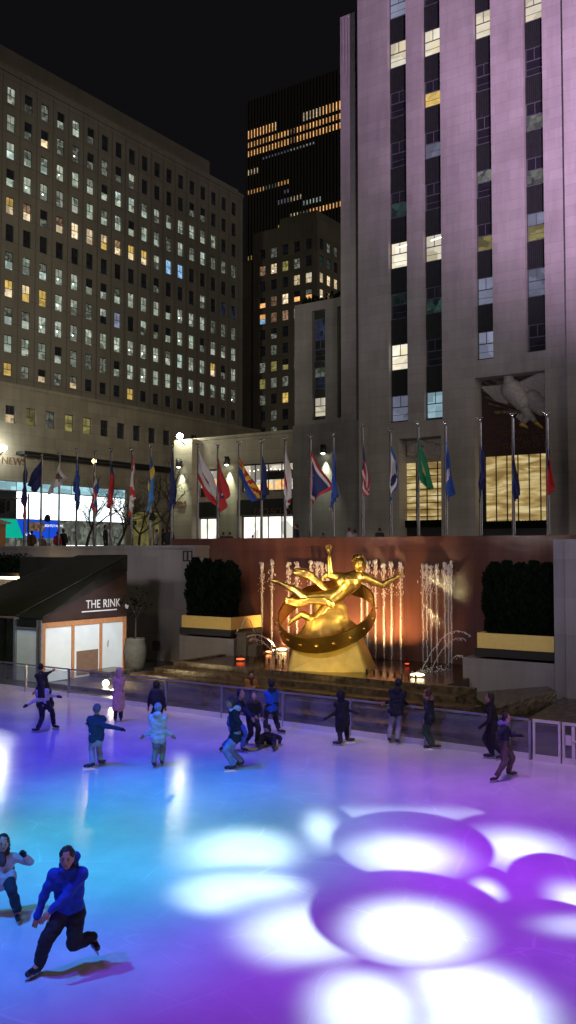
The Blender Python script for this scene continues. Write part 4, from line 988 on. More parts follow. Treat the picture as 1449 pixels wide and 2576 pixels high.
def pole(px, ytop, label):
    a0, zt = on_b(px, ytop, PB)
    t = thing('flagpole', label, 'flagpole', (a0, PB, 5.2), 'flagpoles along the sunken rink')
    mb = MB(); mb.tube((a0, PB, 5.2), (a0, PB, zt-.1), .075, .05, 10); mb.build('pole', M['pole'], t)
    mb = MB(); mb.tube((a0, PB, 5.2), (a0, PB, 5.42), .16, .12, 10); mb.build('base_collar', M['pole'], t)
    mb = MB(); mb.ball((a0, PB, zt-.02), .075, 10)
    for k in range(4):
        d = Vector((math.cos(k*1.57+.5), math.sin(k*1.57+.5), .6)); mb.tube((a0, PB, zt), Vector((a0, PB, zt))+d*.16, .03, .008, 5)
    mb.build('finial', M['chrome'], t)
    mb = MB(); mb.tube((a0+.08, PB-.02, 6.2), (a0+.06, PB-.01, zt-.15), .01, n=4); mb.build('halyard', M['white'], t)
def stripes(s, t): return 1 if (s < .42 and t > .46) else (0 if int(t*13) % 2 == 0 else 2)
def pat_ca(s, t): return 1 if t < .22 else (2 if (s-.5)**2/.03+(t-.6)**2/.02 < 1 else 0)
def pat_ark(s, t):
    d = abs(s-.5)+abs(t-.5); return 1 if d < .22 else (2 if d < .32 else 0)
def pat_az(s, t):
    if t < .48: return 1 if (s-.5)**2+(t-.48)**2 > .018 else 3
    ang = math.atan2(t-.48, s-.5); return 3 if (s-.5)**2+(t-.48)**2 < .02 else (0 if int(ang/(math.pi/13)) % 2 == 0 else 2)
def pat_cross(s, t): return 1 if abs((s-.5)-(t-.5)) < .12 or abs((s-.5)+(t-.5)) < .12 else 0
def pat_wy(s, t):
    e = min(s*1.3, 1-s, t, 1-t); return 1 if e < .07 else (2 if e < .11 else (2 if (s-.34)**2/.008+(t-.55)**2/.02 < 1 else 0))
def pat_seal(s, t): return 1 if (s-.45)**2/.02+(t-.5)**2/.05 < 1 else 0
def pat_wa(s, t):
    r = (s-.45)**2/.03+(t-.5)**2/.06; return 2 if r < .45 else (1 if r < 1 else 0)
def pat_bottom(s, t): return 1 if s > .62 else 0
def pat_tri(s, t): return 0 if t > .66 else (2 if t > .33 else 1)
def pat_wv(s, t):
    return 1 if min(t, 1-t, 1-s) < .12 else (2 if (s-.5)**2/.02+(t-.5)**2/.03 < 1 else 0)
FL = [
 (64, 1145, (1160, 1225), (60, 1235, 63, 1310), [NAVY, RED], pat_bottom, 'navy flag with a red lower end, leftmost of the row', 2),
 (105, 1144, (1158, 1200), (68, 1215, 90, 1240), [NAVY, BLUE], pat_plain, 'plain navy flag blown to the left across the shopfront', 2),
 (150, 1142, (1160, 1180), (122, 1246, 175, 1205), [WHITE, BROWN, YEL], pat_seal, 'white flag with a brown emblem blown wide open', 2),
 (194, 1132, (1155, 1215), (190, 1218, 200, 1285), [BLUE, NAVY], pat_bottom, 'thin limp blue flag over the white shop windows', 3),
 (239, 1137, (1186, 1235), (246, 1215, 238, 1298), [RED, BLUE, WHITE], lambda s, t: int(t*6) % 3, 'limp red flag with blue and white bands below the amber lamp', 2),
 (280, 1131, (1150, 1210), (283, 1268, 275, 1280), [RED, NAVY], lambda s, t: 1 if s < .3 else 0, 'folded dark red flag with a navy top', 3),
 (332, 1130, (1140, 1210), (338, 1245, 331, 1305), [WHITE, RED], pat_cross, 'narrow white flag with red bars', 3),
 (379, 1120, (1145, 1200), (388, 1250, 374, 1295), [SKY, YEL, BLUE], lambda s, t: 2 if s < .25 else (1 if s < .45 else 0), 'pale blue flag with a yellow patch', 2),
 (433, 1120, (1128, 1220), (440, 1245, 432, 1285), [NAVY, BLUE], pat_plain, 'dark navy flag hanging beside the lit stone pilaster', 3),
 (498, 1120, (1130, 1205), (548, 1240, 545, 1272), [WHITE, RED, BROWN], pat_ca, 'white flag with a red lower stripe sweeping right', 1.5),
 (548, 1121, (1150, 1235), (575, 1245, 563, 1288), [RED, WHITE, NAVY], pat_ark, 'red flag with a white and navy diamond', 1.5),
 (601, 1114, (1150, 1195), (656, 1250, 640, 1262), [YEL, BLUE, RED, ORG], pat_az, 'yellow and red rayed flag with a blue lower half', 1.5),
 (658, 1109, (1145, 1225), (676, 1240, 664, 1260), [NAVY, BLUE], pat_plain, 'navy flag hanging in front of the shop window', 2),
 (717, 1103, (1120, 1215), (734, 1250, 722, 1280), [WHITE, RED], lambda s, t: 1 if .35 < t < .6 else 0, 'white flag with one long red bar', 2),
 (781, 1098, (1135, 1260), (834, 1228, 786, 1262), [NAVY, RED, WHITE], pat_wy, 'navy flag with a red and white border spread wide', 1),
 (838, 1093, (1120, 1210), (847, 1245, 838, 1278), [BLUE, SKY], pat_seal, 'bright blue flag hanging against the lit wall', 3),
 (912, 1068, (1110, 1200), (927, 1225, 924, 1248), [RED, NAVY, WHITE], stripes, 'red and white striped flag with a starred navy canton', 2),
 (982, 1081, (1118, 1245), (1008, 1200, 984, 1262), [WHITE, BLUE, NAVY], pat_wv, 'white flag with a blue border and emblem', 1.2),
 (1051, 1065, (1100, 1180), (1090, 1228, 1078, 1232), [GREEN, YEL, SKY], pat_wa, 'green flag with a round portrait seal', 1.3),
 (1120, 1064, (1105, 1215), (1145, 1235, 1127, 1262), [BLUE, WHITE], pat_seal, 'blue flag with a white seal near its pole', 1.5),
 (1207, 1055, (1110, 1215), (1221, 1190, 1208, 1270), [NAVY, BROWN], pat_seal, 'dark navy flag overlapping the left edge of the gilded screen', 2),
 (1289, 1044, (1105, 1210), (1304, 1245, 1296, 1262), [NAVY, BLUE], pat_seal, 'narrow dark blue flag crossing the middle of the gilded screen', 2),
 (1375, 1042, (1105, 1200), (1396, 1215, 1378, 1265), [RED, NAVY, WHITE], lambda s, t: 1 if s < .35 else (2 if t < .25 else 0), 'red flag with a navy top end, rightmost of the row', 1.5)]
for i, (px, yt, ho, fl, mats, pat, lab, folds) in enumerate(FL):
    pole(px, yt, 'tall flagpole carrying the '+lab)
    flag(px, ho, fl, mats, pat, lab, None, i+1, folds, amp=.085)
# white stars on the canton and on a red flag are below a pixel; the arrowhead of the navy flag is in its pattern
# ================================================================== lamps seen in the photograph
def light(name, typ, loc, energy, col, target=None, size=.1, angle=60, blend=.5):
    d = bpy.data.lights.new(name, typ); d.energy = energy; d.color = col
    if typ in ('POINT', 'SPOT'): d.shadow_soft_size = size
    if typ == 'SPOT': d.spot_size = math.radians(angle); d.spot_blend = blend
    if typ == 'SUN': d.angle = size
    o = bpy.data.objects.new(name, d); COL.objects.link(o); o.location = loc
    if target is not None: o.rotation_euler = (Vector(target)-Vector(loc)).to_track_quat('-Z', 'Y').to_euler()
    return o
def wallp(x, y, b): a_, z_ = on_b(x, y, b); return a_, z_
for (x, y, b, lab) in ((458, 1166, 59.6, 'dark wall lamp on the stone pilaster left of the shop'), (578, 1160, BF, 'dark wall lamp between the two upper shop windows'), (820, 1131, 60.15, 'larger dark wall lamp on the tower base block')):
    a_, z_ = wallp(x, y, b)
    t = thing('wall_lamp', lab, 'wall lamp', (a_, b, z_), 'wall lamps washing the stone')
    mb = MB(); mb.lathe((a_, b-.45, z_-.35), [(.30, 0), (.27, .25), (.22, .7), (0, .7)], 14); mb.build('lamp_shade', M['black'], t)
    mb = MB(); mb.box(a_-.05, a_+.05, b-.4, b-.002, z_+.1, z_+.2); mb.build('bracket', M['black'], t)
    mb = MB(); mb.ball((a_, b-.45, z_-.28), .17, 10); mb.build('bulb', emis('lamp_glow', (.95, 1, .72), 14), t)
    light('wall_lamp_light', 'SPOT', W(a_, b-.30, z_-.45), 2200, (.93, 1, .70), W(a_, b-.02, z_-5), .05, 52, 1)
# globe lamp on the pilaster, glaring lamp at the far left, small amber street lamp
for (x, y, b, r, col, e, s, lab) in ((452, 1097, 59.0, .42, (.97, 1, .74), 700, 22, 'glaring round floodlight on top of the stone pilaster'), (10, 1127, None, .42, (.95, 1, .85), 700, 20, 'glaring white floodlight above the word at the left edge')):
    if b: a_, z_ = wallp(x, y, b); loc = (a_, b, z_)
    else: bq, z_ = on_a(x, y, AL+1.2); loc = (AL+1.2, bq, z_)
    t = thing('floodlight', lab, 'floodlight', loc); mb = MB(); mb.ball(loc, r*.72, 14, 0, (1, .8, .85)); mb.build('bulb', emis('flood_glow', col, s*3), t)
    mb = MB(); mb.tube((loc[0], loc[1], loc[2]-r*.6), (loc[0]+(.1 if b else -1.2), loc[1]+(1.0 if b else .0), loc[2]-1.0), .06, n=6); mb.build('arm', M['pole'], t)
    light('floodlight_light', 'POINT', W(*loc)+Vector((0, 0, .0)), e, col, None, .45)
a_, z_ = wallp(237, 1160, 44.0)
t = thing('street_lamp', 'slender street lamp with an amber globe above the limp red flag', 'street lamp', (a_, 44, 5.2))
mb = MB(); mb.tube((a_, 44, 5.2), (a_, 44, z_-.15), .07, .05, 8); mb.build('pole', M['pole'], t)
mb = MB(); mb.ball((a_, 44, z_), .16, 10); mb.build('globe', emis('amber_globe', (1, .68, .25), 14), t)
light('street_lamp_light', 'POINT', W(a_, 43.7, z_), 90, (1, .66, .28), None, .16)
# traffic light at the left edge
a_, z_ = wallp(12, 1272, 48)
t = thing('traffic_light', 'black traffic light on a horizontal arm at the left edge', 'traffic light', (a_+.4, 48, 5.2))
mb = MB(); mb.tube((a_+3.0, 48, 5.2), (a_+3.0, 48, z_+.9), .09, .07, 8); mb.build('pole', M['black'], t)
mb = MB(); mb.tube((a_-2, 48, z_+.55), (a_+3.0, 48, z_+.55), .05, .05, 6); mb.build('arm', M['black'], t)
mb = MB(); mb.box(a_-.22, a_+.22, 47.8, 48.2, z_-.65, z_+.5)
for k in range(3): mb.tube((a_, 47.8, z_-.45+.37*k), (a_, 47.6, z_-.45+.37*k), .15, .16, 10)
mb.build('signal_head', M['black'], t)
mb = MB(); mb.box(a_+.5, a_+.9, 47.8, 48.2, z_-.5, z_+.35); mb.build('signal_head', M['black'], t)
# street sign
a_, z_ = wallp(334, 1316, 46); t = thing('street_sign', 'small white one-way style arrow sign on a dark post', 'sign', (a_, 46, 5.2))
mb = MB(); mb.tube((a_, 46, 5.2), (a_, 46, z_+.3), .04); mb.build('post', M['black'], t); mb = MB(); mb.box(a_-.55, a_+.45, 45.9, 45.93, z_-.12, z_+.14); mb.build('sign_plate', M['black'], t)
mb = MB(); mb.prism([(a_-.45, 45.89, z_-.03), (a_+.1, 45.89, z_-.03), (a_+.1, 45.89, z_-.09), (a_+.35, 45.89, z_+.01), (a_+.1, 45.89, z_+.11), (a_+.1, 45.89, z_+.05), (a_-.45, 45.89, z_+.05)], (0, -.008, 0)); mb.build('arrow', M['whiteletter'], t)
# stage spotlights clamped to flagpoles
for x, y, lab in ((120, 1300, 'small black spotlight clamped between the first flagpoles'), (383, 1296, 'pair of black spotlights below the pale blue flag')):
    a_, z_ = wallp(x, y, 35.9); t = thing('spotlight', lab, 'spotlight', (a_, 35.9, 5.2)); mb = MB(); mb.tube((a_, 35.9, z_), (a_+.2, 35.7, z_-.15), .16, .2, 10); mb.ball((a_, 35.9, z_), .16, 8); mb.build('lamp_housing', M['black'], t)
    mb = MB(); mb.tube((a_, 36.02, 5.2), (a_, 36.02, z_-.1), .02, n=5); mb.build('post', M['black'], t)
# ================================================================== bare trees
def bare_tree(px, py, b, h, seed, label):
    rr = random.Random(seed); a_, _ = on_b(px, py, b)
    t = thing('bare_tree', label, 'tree', (a_, b, 5.2), 'bare winter trees on the plaza')
    tr_ = MB(); br = MB()
    def grow(p, d, l, r, lev):
        q = p
        n = 3
        for i in range(n):
            d = (d+Vector((rr.gauss(0, .13), rr.gauss(0, .13), rr.gauss(.03, .08)))).normalized(); e = q+d*(l/n)
            (tr_ if lev == 0 else br).tube(q, e, r*(1-.22*i/n), r*(1-.22*(i+1)/n), 6 if lev < 2 else 4, cap=False); q = e
            if lev > 0 and lev < 5 and rr.random() < .55:
                dd = (d+Vector((rr.gauss(0, .7), rr.gauss(0, .7), rr.gauss(.1, .3)))).normalized(); grow(q, dd, l*.6, r*.45, lev+1)
        if lev < 5:
            for k in range(3 if lev == 0 else 2):
                dd = (d+Vector((rr.gauss(0, .55), rr.gauss(0, .55), rr.gauss(-.02, .25)))).normalized(); grow(q, dd, l*.74, r*.6, lev+1)
    grow(Vector((0, 0, 0)), Vector((0, 0, 1)), h*.30, .10, 0)
    tr_.build('trunk', M['bark'], t, frame=False); br.build('branches', M['bark'], t, frame=False)
bare_tree(215, 1340, 42, 6.2, 3, 'bare branching tree in front of the white shop windows')
bare_tree(292, 1345, 44, 5.4, 8, 'slim bare tree right of the white shop windows')
bare_tree(424, 1345, 41, 6.6, 12, 'bare forked tree beside the stone pilaster')
bare_tree(345, 1345, 46, 5.0, 21, 'thin bare tree in front of the dim doorway')
# parapet greenery on the plaza right
rr = random.Random(31); mb = MB()
ax0, ax1 = on_b(960, 1345, 44)[0], on_b(1210, 1345, 44)[0]
for q in range(900):
    c = Vector((ax0+(ax1-ax0)*rr.random(), 44+.6*rr.random(), 5.3+.85*rr.random()**1.5)); s = .07
    uu = Vector((rr.gauss(0, 1), rr.gauss(0, 1), rr.gauss(0, 1))).normalized(); vv = uu.orthogonal().normalized()
    mb.add([c-uu*s, c-vv*s*.6, c+uu*s, c+vv*s*.6], [(0, 1, 2, 3)])
abbuild(mb, 'plaza_hedge', M['leaf'], 'low dark hedge on the plaza in front of the tower entrances', 'hedge', ((ax0+ax1)/2, 44, 5.2))
# ================================================================== gilded sculpture: a plain generic figure over a plain ring
def solid(mb, name, mat, parent=None, voxel=.03, smooth=4, wr=0, wscale=6, world_base=None, extra=None, xform=None):
    """fuse overlapping rounded pieces into one continuous skin"""
    b = Vector(world_base) if world_base is not None else Vector((0, 0, 0))
    me = bpy.data.meshes.new(name); me.from_pydata([tuple(v-b) for v in mb.v], [], mb.f); me.update()
    o = bpy.data.objects.new(name, me); COL.objects.link(o)
    r = o.modifiers.new('r', 'REMESH'); r.mode = 'VOXEL'; r.voxel_size = voxel; r.use_smooth_shade = True
    if smooth: s = o.modifiers.new('s', 'SMOOTH'); s.iterations = smooth; s.factor = .5
    dg = bpy.context.evaluated_depsgraph_get(); dg.update()
    me2 = bpy.data.meshes.new_from_object(o.evaluated_get(dg)); o.modifiers.clear(); o.data = me2; bpy.data.meshes.remove(me); me2.name = name
    if wr:
        ns = [v.normal.copy() for v in me2.vertices]
        for v, n_ in zip(me2.vertices, ns):
            p = v.co*wscale; v.co += n_*wr*(noise.noise(Vector((p.x, p.y, p.z*2.2)))+.5*noise.noise(p*2.3))
    if extra is not None:
        bm = bmesh.new(); bm.from_mesh(me2); e = bpy.data.meshes.new('e'); e.from_pydata([tuple(v-b) for v in extra.v], [], extra.f); bm.from_mesh(e); bm.to_mesh(me2); bm.free(); bpy.data.meshes.remove(e)
    for p in me2.polygons: p.use_smooth = True
    me2.materials.clear(); me2.materials.append(mat)
    if parent is not None: o.parent = parent
    return o
SY = 36.2
sbase = on_z(830, 1682, .8)
st = thing('gilded_sculpture', 'large gilded figure with outstretched arms above a ring in the fountain', 'sculpture', (sbase.x, sbase.y, .8), None, world=True)
sb = Vector((sbase.x, sbase.y, .8))
def S(x, y, d=0): return pt(x, y, SY+d)
mb = MB(); lo = [S(719, 1681, -1.1), S(928, 1690, -1.4), S(948, 1682, .9), S(742, 1668, 1.0)]; hi = [S(742, 1612, -.75), S(900, 1608, -.85), S(912, 1606, .55), S(752, 1606, .6)]
for q in lo: q.z = .72
for q in hi: q.z = max(1.95, min(2.1, q.z))
zz = 2.05
for q in hi: q.z = zz
mb.add(lo+hi, [(3,2,1,0), (4,5,6,7), (0,1,5,4), (1,2,6,5), (2,3,7,6), (3,0,4,7)])
ob = mb.build('plinth', M['goldpale'], st); md = ob.modifiers.new('b', 'BEVEL'); md.width = .12; md.segments = 3
mb = MB()
for (x, y, r, d) in ((820, 1596, 1.02, 0), (832, 1562, .78, .1), (795, 1602, .7, -.1), (862, 1598, .72, 0), (822, 1528, .5, .2), (765, 1612, .42, 0), (884, 1610, .45, .1), (846, 1535, .45, .1)): mb.ball(S(x, y, d), r, 14, 0, (1, .8, 1))
solid(mb, 'rock', M['goldrock'], st, .05, 5, .05, 1.3, sb)
mb = MB(); N = 72; c = S(823, 1548); ux = (S(942, 1530)-S(706, 1566))*.5; 
uy = Vector((.15, 1.45, 1.02)); bw = (ux.cross(uy)).normalized()*.36
vs = []; fs = []
for i in range(N):
    t = 2*math.pi*i/N; r_ = ux*math.cos(t)+uy*math.sin(t)
    rad = r_.normalized()
    for (o_, k) in ((-1, 0), (1, 0), (1, 1), (-1, 1)): vs.append(c+r_+bw*o_+rad*(.06*k))
for i in range(N):
    j = (i+1) % N
    for k in range(4): fs.append((i*4+k, j*4+k, j*4+(k+1) % 4, i*4+(k+1) % 4))
mb.add(vs, fs, 0, False)
ring = mb.build('ring', M['gold'], st)
for i in range(0, N, 4):
    t = 2*math.pi*i/N; r_ = ux*math.cos(t)+uy*math.sin(t); mb = MB(); mb.ball(c+r_+r_.normalized()*.05, .07+.02*(i % 8 > 3), 8, 0, (1.3, 1, .7)); mb.build('ring_ornament', M['gold'], st)
mb = MB()
mb.capsule(S(900, 1450, -.1), 0.293, S(862, 1462), 0.305); mb.capsule(S(885, 1462, -.1), 0.403, S(862, 1486), 0.317, 14); mb.capsule(S(862, 1486), 0.317, S(835, 1508), 0.329)
mb.capsule(S(898, 1452, -.1), 0.171, S(902, 1428, -.1), 0.146)                    # neck
mb.ball(S(905, 1418, -.15), 0.329, 14, 0, (.82, .9, 1.08)); mb.ball(S(909, 1424, -.4), 0.073, 8, 0, (.8, 1.2, 1.3))
mb.capsule(S(918, 1452, -.1), 0.207, S(962, 1472, -.2), 0.146); mb.capsule(S(962, 1472, -.2), 0.146, S(994, 1455, -.3), 0.091); mb.ball(S(1001, 1450, -.3), 0.122, 8, 0, (1.1, .6, .9))
mb.capsule(S(862, 1452), 0.207, S(832, 1448, .1), 0.146); mb.capsule(S(832, 1448, .1), 0.146, S(828, 1400, .0), 0.091); mb.ball(S(827, 1385), 0.134, 8, 0, (.8, .6, 1.1))
mb.capsule(S(838, 1500), 0.293, S(770, 1505, -.1), 0.207); mb.capsule(S(770, 1505, -.1), 0.195, S(735, 1478, 0), 0.134); mb.capsule(S(752, 1490, 0), 0.159, S(700, 1464, 0), 0.091); mb.capsule(S(700, 1464, 0), 0.098, S(684, 1462, 0), 0.073)
mb.capsule(S(835, 1512), 0.293, S(795, 1562, -.3), 0.195); mb.capsule(S(795, 1562, -.3), 0.183, S(760, 1545, -.2), 0.146); mb.capsule(S(760, 1545, -.2), 0.146, S(732, 1563, -.2), 0.085); mb.capsule(S(732, 1563, -.2), 0.085, S(726, 1572, -.3), 0.061)
ex = MB()
for k in range(5):
    ex.capsule(S(1003+k*.5, 1452-k*2.2, -.3), .028, S(1014-abs(k-2)*1.2-(5 if k == 4 else 0), 1449-k*3.2, -.32), .02, 6)
    ex.capsule(S(822+k*2.4, 1383, 0), .028, S(819+k*4, 1370+abs(k-2)*1.5, 0), .02, 6)
rr = random.Random(2)
solid(mb, 'figure', M['gold'], st, .035, 3, .012, 3, sb, extra=ex)
mb = MB()
for k in range(60):
    u = Vector((rr.gauss(0, 1), rr.gauss(0, 1), abs(rr.gauss(0, 1))+.1)).normalized(); 
    if u.y < -.55 and u.z < .6: continue
    mb.ball(S(903, 1412, -.12)+Vector((u.x*.25, u.y*.25, u.z*.26)), .07, 6)
solid(mb, 'hair', M['gold'], st, .03, 1, .01, 8, sb)
mb = MB()
def ribbon(pts, w, th=.05):
    last = None
    for (x, y, d) in pts:
        q = S(x, y, d)
        if last is not None: mb.capsule(last, w, q, w*.95, 10)
        last = q
for o_ in range(4): ribbon([(722, 1505+o_*4, -.25), (750, 1512+o_*4, -.3), (785, 1505+o_*3, -.35), (815, 1505+o_*4, -.32), (838, 1520+o_*3, -.25)], .085)
for o_ in range(3): ribbon([(742, 1434+o_*5, .2), (765, 1436+o_*6, .2), (785, 1444+o_*6, .15), (803, 1462+o_*5, .1), (830, 1490+o_*3, 0)], .09)
for o_ in range(2): ribbon([(803, 1465, .2), (820, 1444+o_*6, .15), (845, 1440+o_*8, .1), (852, 1462, .05)], .08)
solid(mb, 'drapery', M['gold'], st, .035, 3, .02, 3, sb)
# ================================================================== people
CLOTH = {}
def cloth(col, rough=.8):
    k = tuple(round(c, 3) for c in col)+(rough,)
    if k not in CLOTH: CLOTH[k] = plain('cloth_%d' % len(CLOTH), col, rough, var=.18, scale=9, bump=.35, bscale=28)
    return CLOTH[k]
SKIN = plain('skin', (.42, .22, .15), .5, var=.06); SKIN2 = plain('skin_pale', (.52, .32, .25), .5, var=.06)
BOOT = plain('skate_boot', (.02, .02, .028), .35, var=.2); BLADE = plain('skate_blade', (.5, .5, .55), .25, 1)
SOCK = plain('boot_cuff', (.3, .3, .35), .7)
def ik(p0, p1, l1, l2, hint):
    d = p1-p0; D = d.length
    if D > (l1+l2)*.995:
        k = D/((l1+l2)*.995); l1 *= k; l2 *= k
    x = (l1*l1-l2*l2+D*D)/(2*D); h = math.sqrt(max(0, l1*l1-x*x)); u = d.normalized()
    hh = hint-u*hint.dot(u)
    if hh.length < 1e-4: hh = u.orthogonal()
    return p0+u*x+hh.normalized()*h
def person(label, feet, head, face, H=1.72, hands=None, jacket=(.02, .02, .03), trousers=(.02, .02, .03), coat=0, hair=(.02, .015, .012), long_hair=False,
           hat=None, hood=None, hoodup=False, gloves=None, lift=None, hip=None, skin=None, vox=.024, scarf=None, cuff=False, footdir=None, group='skaters on the ice', headY=0, puffy=0, shirt=None, backpack=False, fur=None,
           base_z=0.0, Y=None, skates=True, jlen=.06, detail=False, kneehint=None, wide=1.0, loose=1.0, legk=1.0, armk=1.0, hoodoff=None, tie=True):
    s = H/1.72; skin = skin or SKIN
    G = []
    for i, (x, y) in enumerate(feet):
        if lift and lift[i] is not None: G.append(pt(x, y, lift[i]))
        elif Y is not None: G.append(Vector(((x-CX)/F*Y*1.0, Y, base_z)))
        else: G.append(on_z(x, y, base_z))
    Y0 = sum(g.y for g in G)/len(G) if not lift else [g for i, g in enumerate(G) if not lift[i]][0].y
    f = Vector((math.sin(math.radians(face)), -math.cos(math.radians(face)), 0)); l = Vector((-f.y, f.x, 0))
    hd = pt(head[0], head[1], Y0+headY)
    root_p = Vector((sum(g.x for g in G)/len(G), sum(g.y for g in G)/len(G), base_z))
    root = thing('person', label, 'person', root_p, group, world=True)
    up = Vector((0, 0, 1))
    if hip is None:
        hp = Vector((hd.x*.45+root_p.x*.55, (hd.y*.5+root_p.y*.5), base_z+(hd.z-base_z)*.565))
    else: hp = pt(hip[0], hip[1], Y0+(hip[2] if len(hip) > 2 else 0))
    spine = (hd-hp).normalized()
    neck = hd-spine*.17*s-f*.015; chest = hp.lerp(neck, .68)
    shl = l-spine*l.dot(spine); shl.normalize()
    sh = [neck-spine*.07*s+shl*.165*s*wide, neck-spine*.07*s-shl*.165*s*wide]       # left, right
    hj = [hp+l*.085*s, hp-l*.085*s]
    o = [0, 1] if (G[0]-G[1]).dot(l) > 0 else [1, 0]
    leg = [G[o[0]], G[o[1]]]
    ank = []; fd = []
    for i in range(2):
        k = o[i]; d = f.copy()
        if footdir and footdir[k] is not None: t = math.radians(footdir[k]); d = Vector((math.sin(t), -math.cos(t), 0))
        fd.append(d); ank.append(leg[i]+up*(.15 if skates else .09)*s-d*.05*s)
    knee = [ik(hj[i], ank[i], .43*s*legk, .40*s*legk, (f*1.0+up*.1) if kneehint is None else kneehint[i]) for i in range(2)]
    if hands:
        hn = [pt(hx, hy, Y0+dy) for (hx, hy, dy) in hands]
    else: hn = [sh[i]-up*.52*s+(shl if i == 0 else -shl)*.12*s+f*.06 for i in range(2)]
    elb = [ik(sh[i], hn[i], .28*s*armk, .27*s*armk, -f*.6-up*.8+(shl if i == 0 else -shl)*.7) for i in range(2)]
    B = MB()                                                    # the body, one skin
    B.ball(hd+up*.01*s, .105*s, 16, 0, (.80, .92, 1.18)); B.ball(hd-up*.055*s+f*.02*s, .074*s, 12, 0, (.8, .9, 1))
    B.capsule(hd-up*.05*s-f*.02, .052*s, neck, .058*s)
    B.capsule(neck, .07*s, hp, .10*s)
    for i in range(2):
        sg = 1 if i == 0 else -1
        B.capsule(neck-spine*.05*s, .06*s, sh[i], .06*s); B.capsule(sh[i], .055*s, elb[i], .042*s); B.capsule(elb[i], .042*s, hn[i], .03*s)
        B.capsule(hp, .1*s, hj[i], .09*s); B.capsule(hj[i], .088*s, knee[i], .058*s); B.capsule(knee[i], .058*s, ank[i], .042*s); B.capsule(ank[i], .045*s, leg[i]+up*.07*s+fd[i]*.12*s, .035*s)
    # face
    B.ball(hd+f*.100*s-up*.012*s, .02*s, 8, 0, (.8, 1, 1.5)); B.ball(hd+f*.082*s-up*.062*s, .03*s, 8, 0, (1.2, .7, .5)); B.ball(hd+f*.076*s+up*.03*s, .04*s, 8, 0, (1.5, .6, .4))
    for sg in (1, -1): B.ball(hd+l*sg*.083*s-up*.01*s, .022*s, 8, 0, (.5, .8, 1.4))
    E = MB()                                                    # hands: palm, four fingers, thumb
    for i in range(2):
        hdv = (hn[i]-elb[i]).normalized(); sd = hdv.orthogonal().normalized() if abs(hdv.dot(l)) > .9 else (l-hdv*hdv.dot(l)).normalized(); nn = hdv.cross(sd)
        B.ball(hn[i]+hdv*.045*s, .046*s, 10, 0, (.9, .8, 1.1))
        for q in range(4):
            p0 = hn[i]+hdv*.075*s+sd*(.027-.018*q)*s; p1 = p0+hdv*(.036-.004*abs(q-1))*s-nn*.010*s; p2 = p1+hdv*.018*s-nn*.024*s
            E.capsule(p0, .0105*s, p1, .0095*s, 6); E.capsule(p1, .0095*s, p2, .008*s, 6)
        sg = 1 if i == 0 else -1
        E.capsule(hn[i]+hdv*.03*s+sd*.035*s, .013*s, hn[i]+hdv*.06*s+sd*.062*s-nn*.01*s, .01*s, 6)
    bodym = skin
    solid(B, 'body', bodym, root, vox*.8, 2, 0, 1, root_p, extra=None if gloves else E)
    if detail:
        for sg in (1, -1):
            mb = MB(); mb.ball(hd+f*.086*s+l*sg*.032*s+up*.008*s, .012*s, 8); mb.v = [v for v in mb.v]; mb.build('eye', M['dark'], root)
            mb = MB(); mb.capsule(hd+f*.092*s+l*sg*.018*s+up*.032*s, .006*s, hd+f*.084*s+l*sg*.045*s+up*.034*s, .005*s, 6); mb.build('eyebrow', cloth(hair), root)
        mb = MB(); mb.capsule(hd+f*.093*s+l*.02*s-up*.058*s, .007*s, hd+f*.093*s-l*.02*s-up*.058*s, .007*s, 6); mb.build('mouth', plain('lips', (.25, .07, .06), .5), root)
    if gloves:
        Gm = MB()
        for i in range(2): hdv = (hn[i]-elb[i]).normalized(); Gm.capsule(hn[i]-hdv*.02, .042*s, hn[i]+hdv*.06*s, .05*s)
        solid(Gm, 'gloves', cloth(gloves), root, vox*.8, 2, .003, 8, root_p, extra=E)
    # trousers
    T = MB(); T.capsule(hj[0]+up*.06, .115*s, hj[1]+up*.06, .115*s)
    for i in range(2):
        T.capsule(hj[i], .114*s*loose, knee[i], .084*s*loose); T.capsule(knee[i], .084*s*loose, ank[i]+(knee[i]-ank[i]).normalized()*.03*s, .074*s*loose)
    solid(T, 'trousers', cloth(trousers), root, vox, 3, .014*s, 7, root_p)
    # jacket
    J = MB(); p_ = .015*puffy
    hem = hp-spine*jlen*s
    for sg in (1, -1):
        J.capsule(neck-spine*.13*s+shl*sg*.10*s*wide, .105*s+p_, chest.lerp(hp, .55)+shl*sg*.075*s, .108*s+p_); J.capsule(chest.lerp(hp, .55)+shl*sg*.075*s, .108*s+p_, hem+l*sg*.07*s, .118*s+p_)
    J.capsule(sh[0], .082*s+p_, sh[1], .082*s+p_); J.capsule(neck-spine*.05*s, .08*s, chest, .13*s); J.capsule(chest, .13*s, hem+spine*.11*s, .12*s)
    J.capsule(neck+up*.02, .07*s, neck-spine*.06*s, .09*s)
    for i in range(2):
        w = hn[i].lerp(elb[i], .10)
        J.capsule(sh[i], .075*s+p_, elb[i], .060*s+p_); J.capsule(elb[i], .060*s+p_, w, .045*s+p_*.8)
    if coat:
        for i in range(2):
            q = hj[i].lerp(knee[i], min(1, coat)) if coat <= 1 else knee[i].lerp(ank[i], coat-1)
            J.capsule(hj[i], .13*s, q, .135*s)
        qm = (hj[0].lerp(knee[0], min(coat, 1))+hj[1].lerp(knee[1], min(coat, 1)))*.5
        if coat > 1: qm = (knee[0].lerp(ank[0], coat-1)+knee[1].lerp(ank[1], coat-1))*.5
        J.capsule(hp, .15*s, qm, .165*s)
    if hood: J.ball(neck-f*.07*s+up*.0, .105*s, 12, 0, (1.1, .8, .8))
    solid(J, 'jacket', cloth(jacket), root, vox, 3, (.016+.006*puffy)*s, 6, root_p)
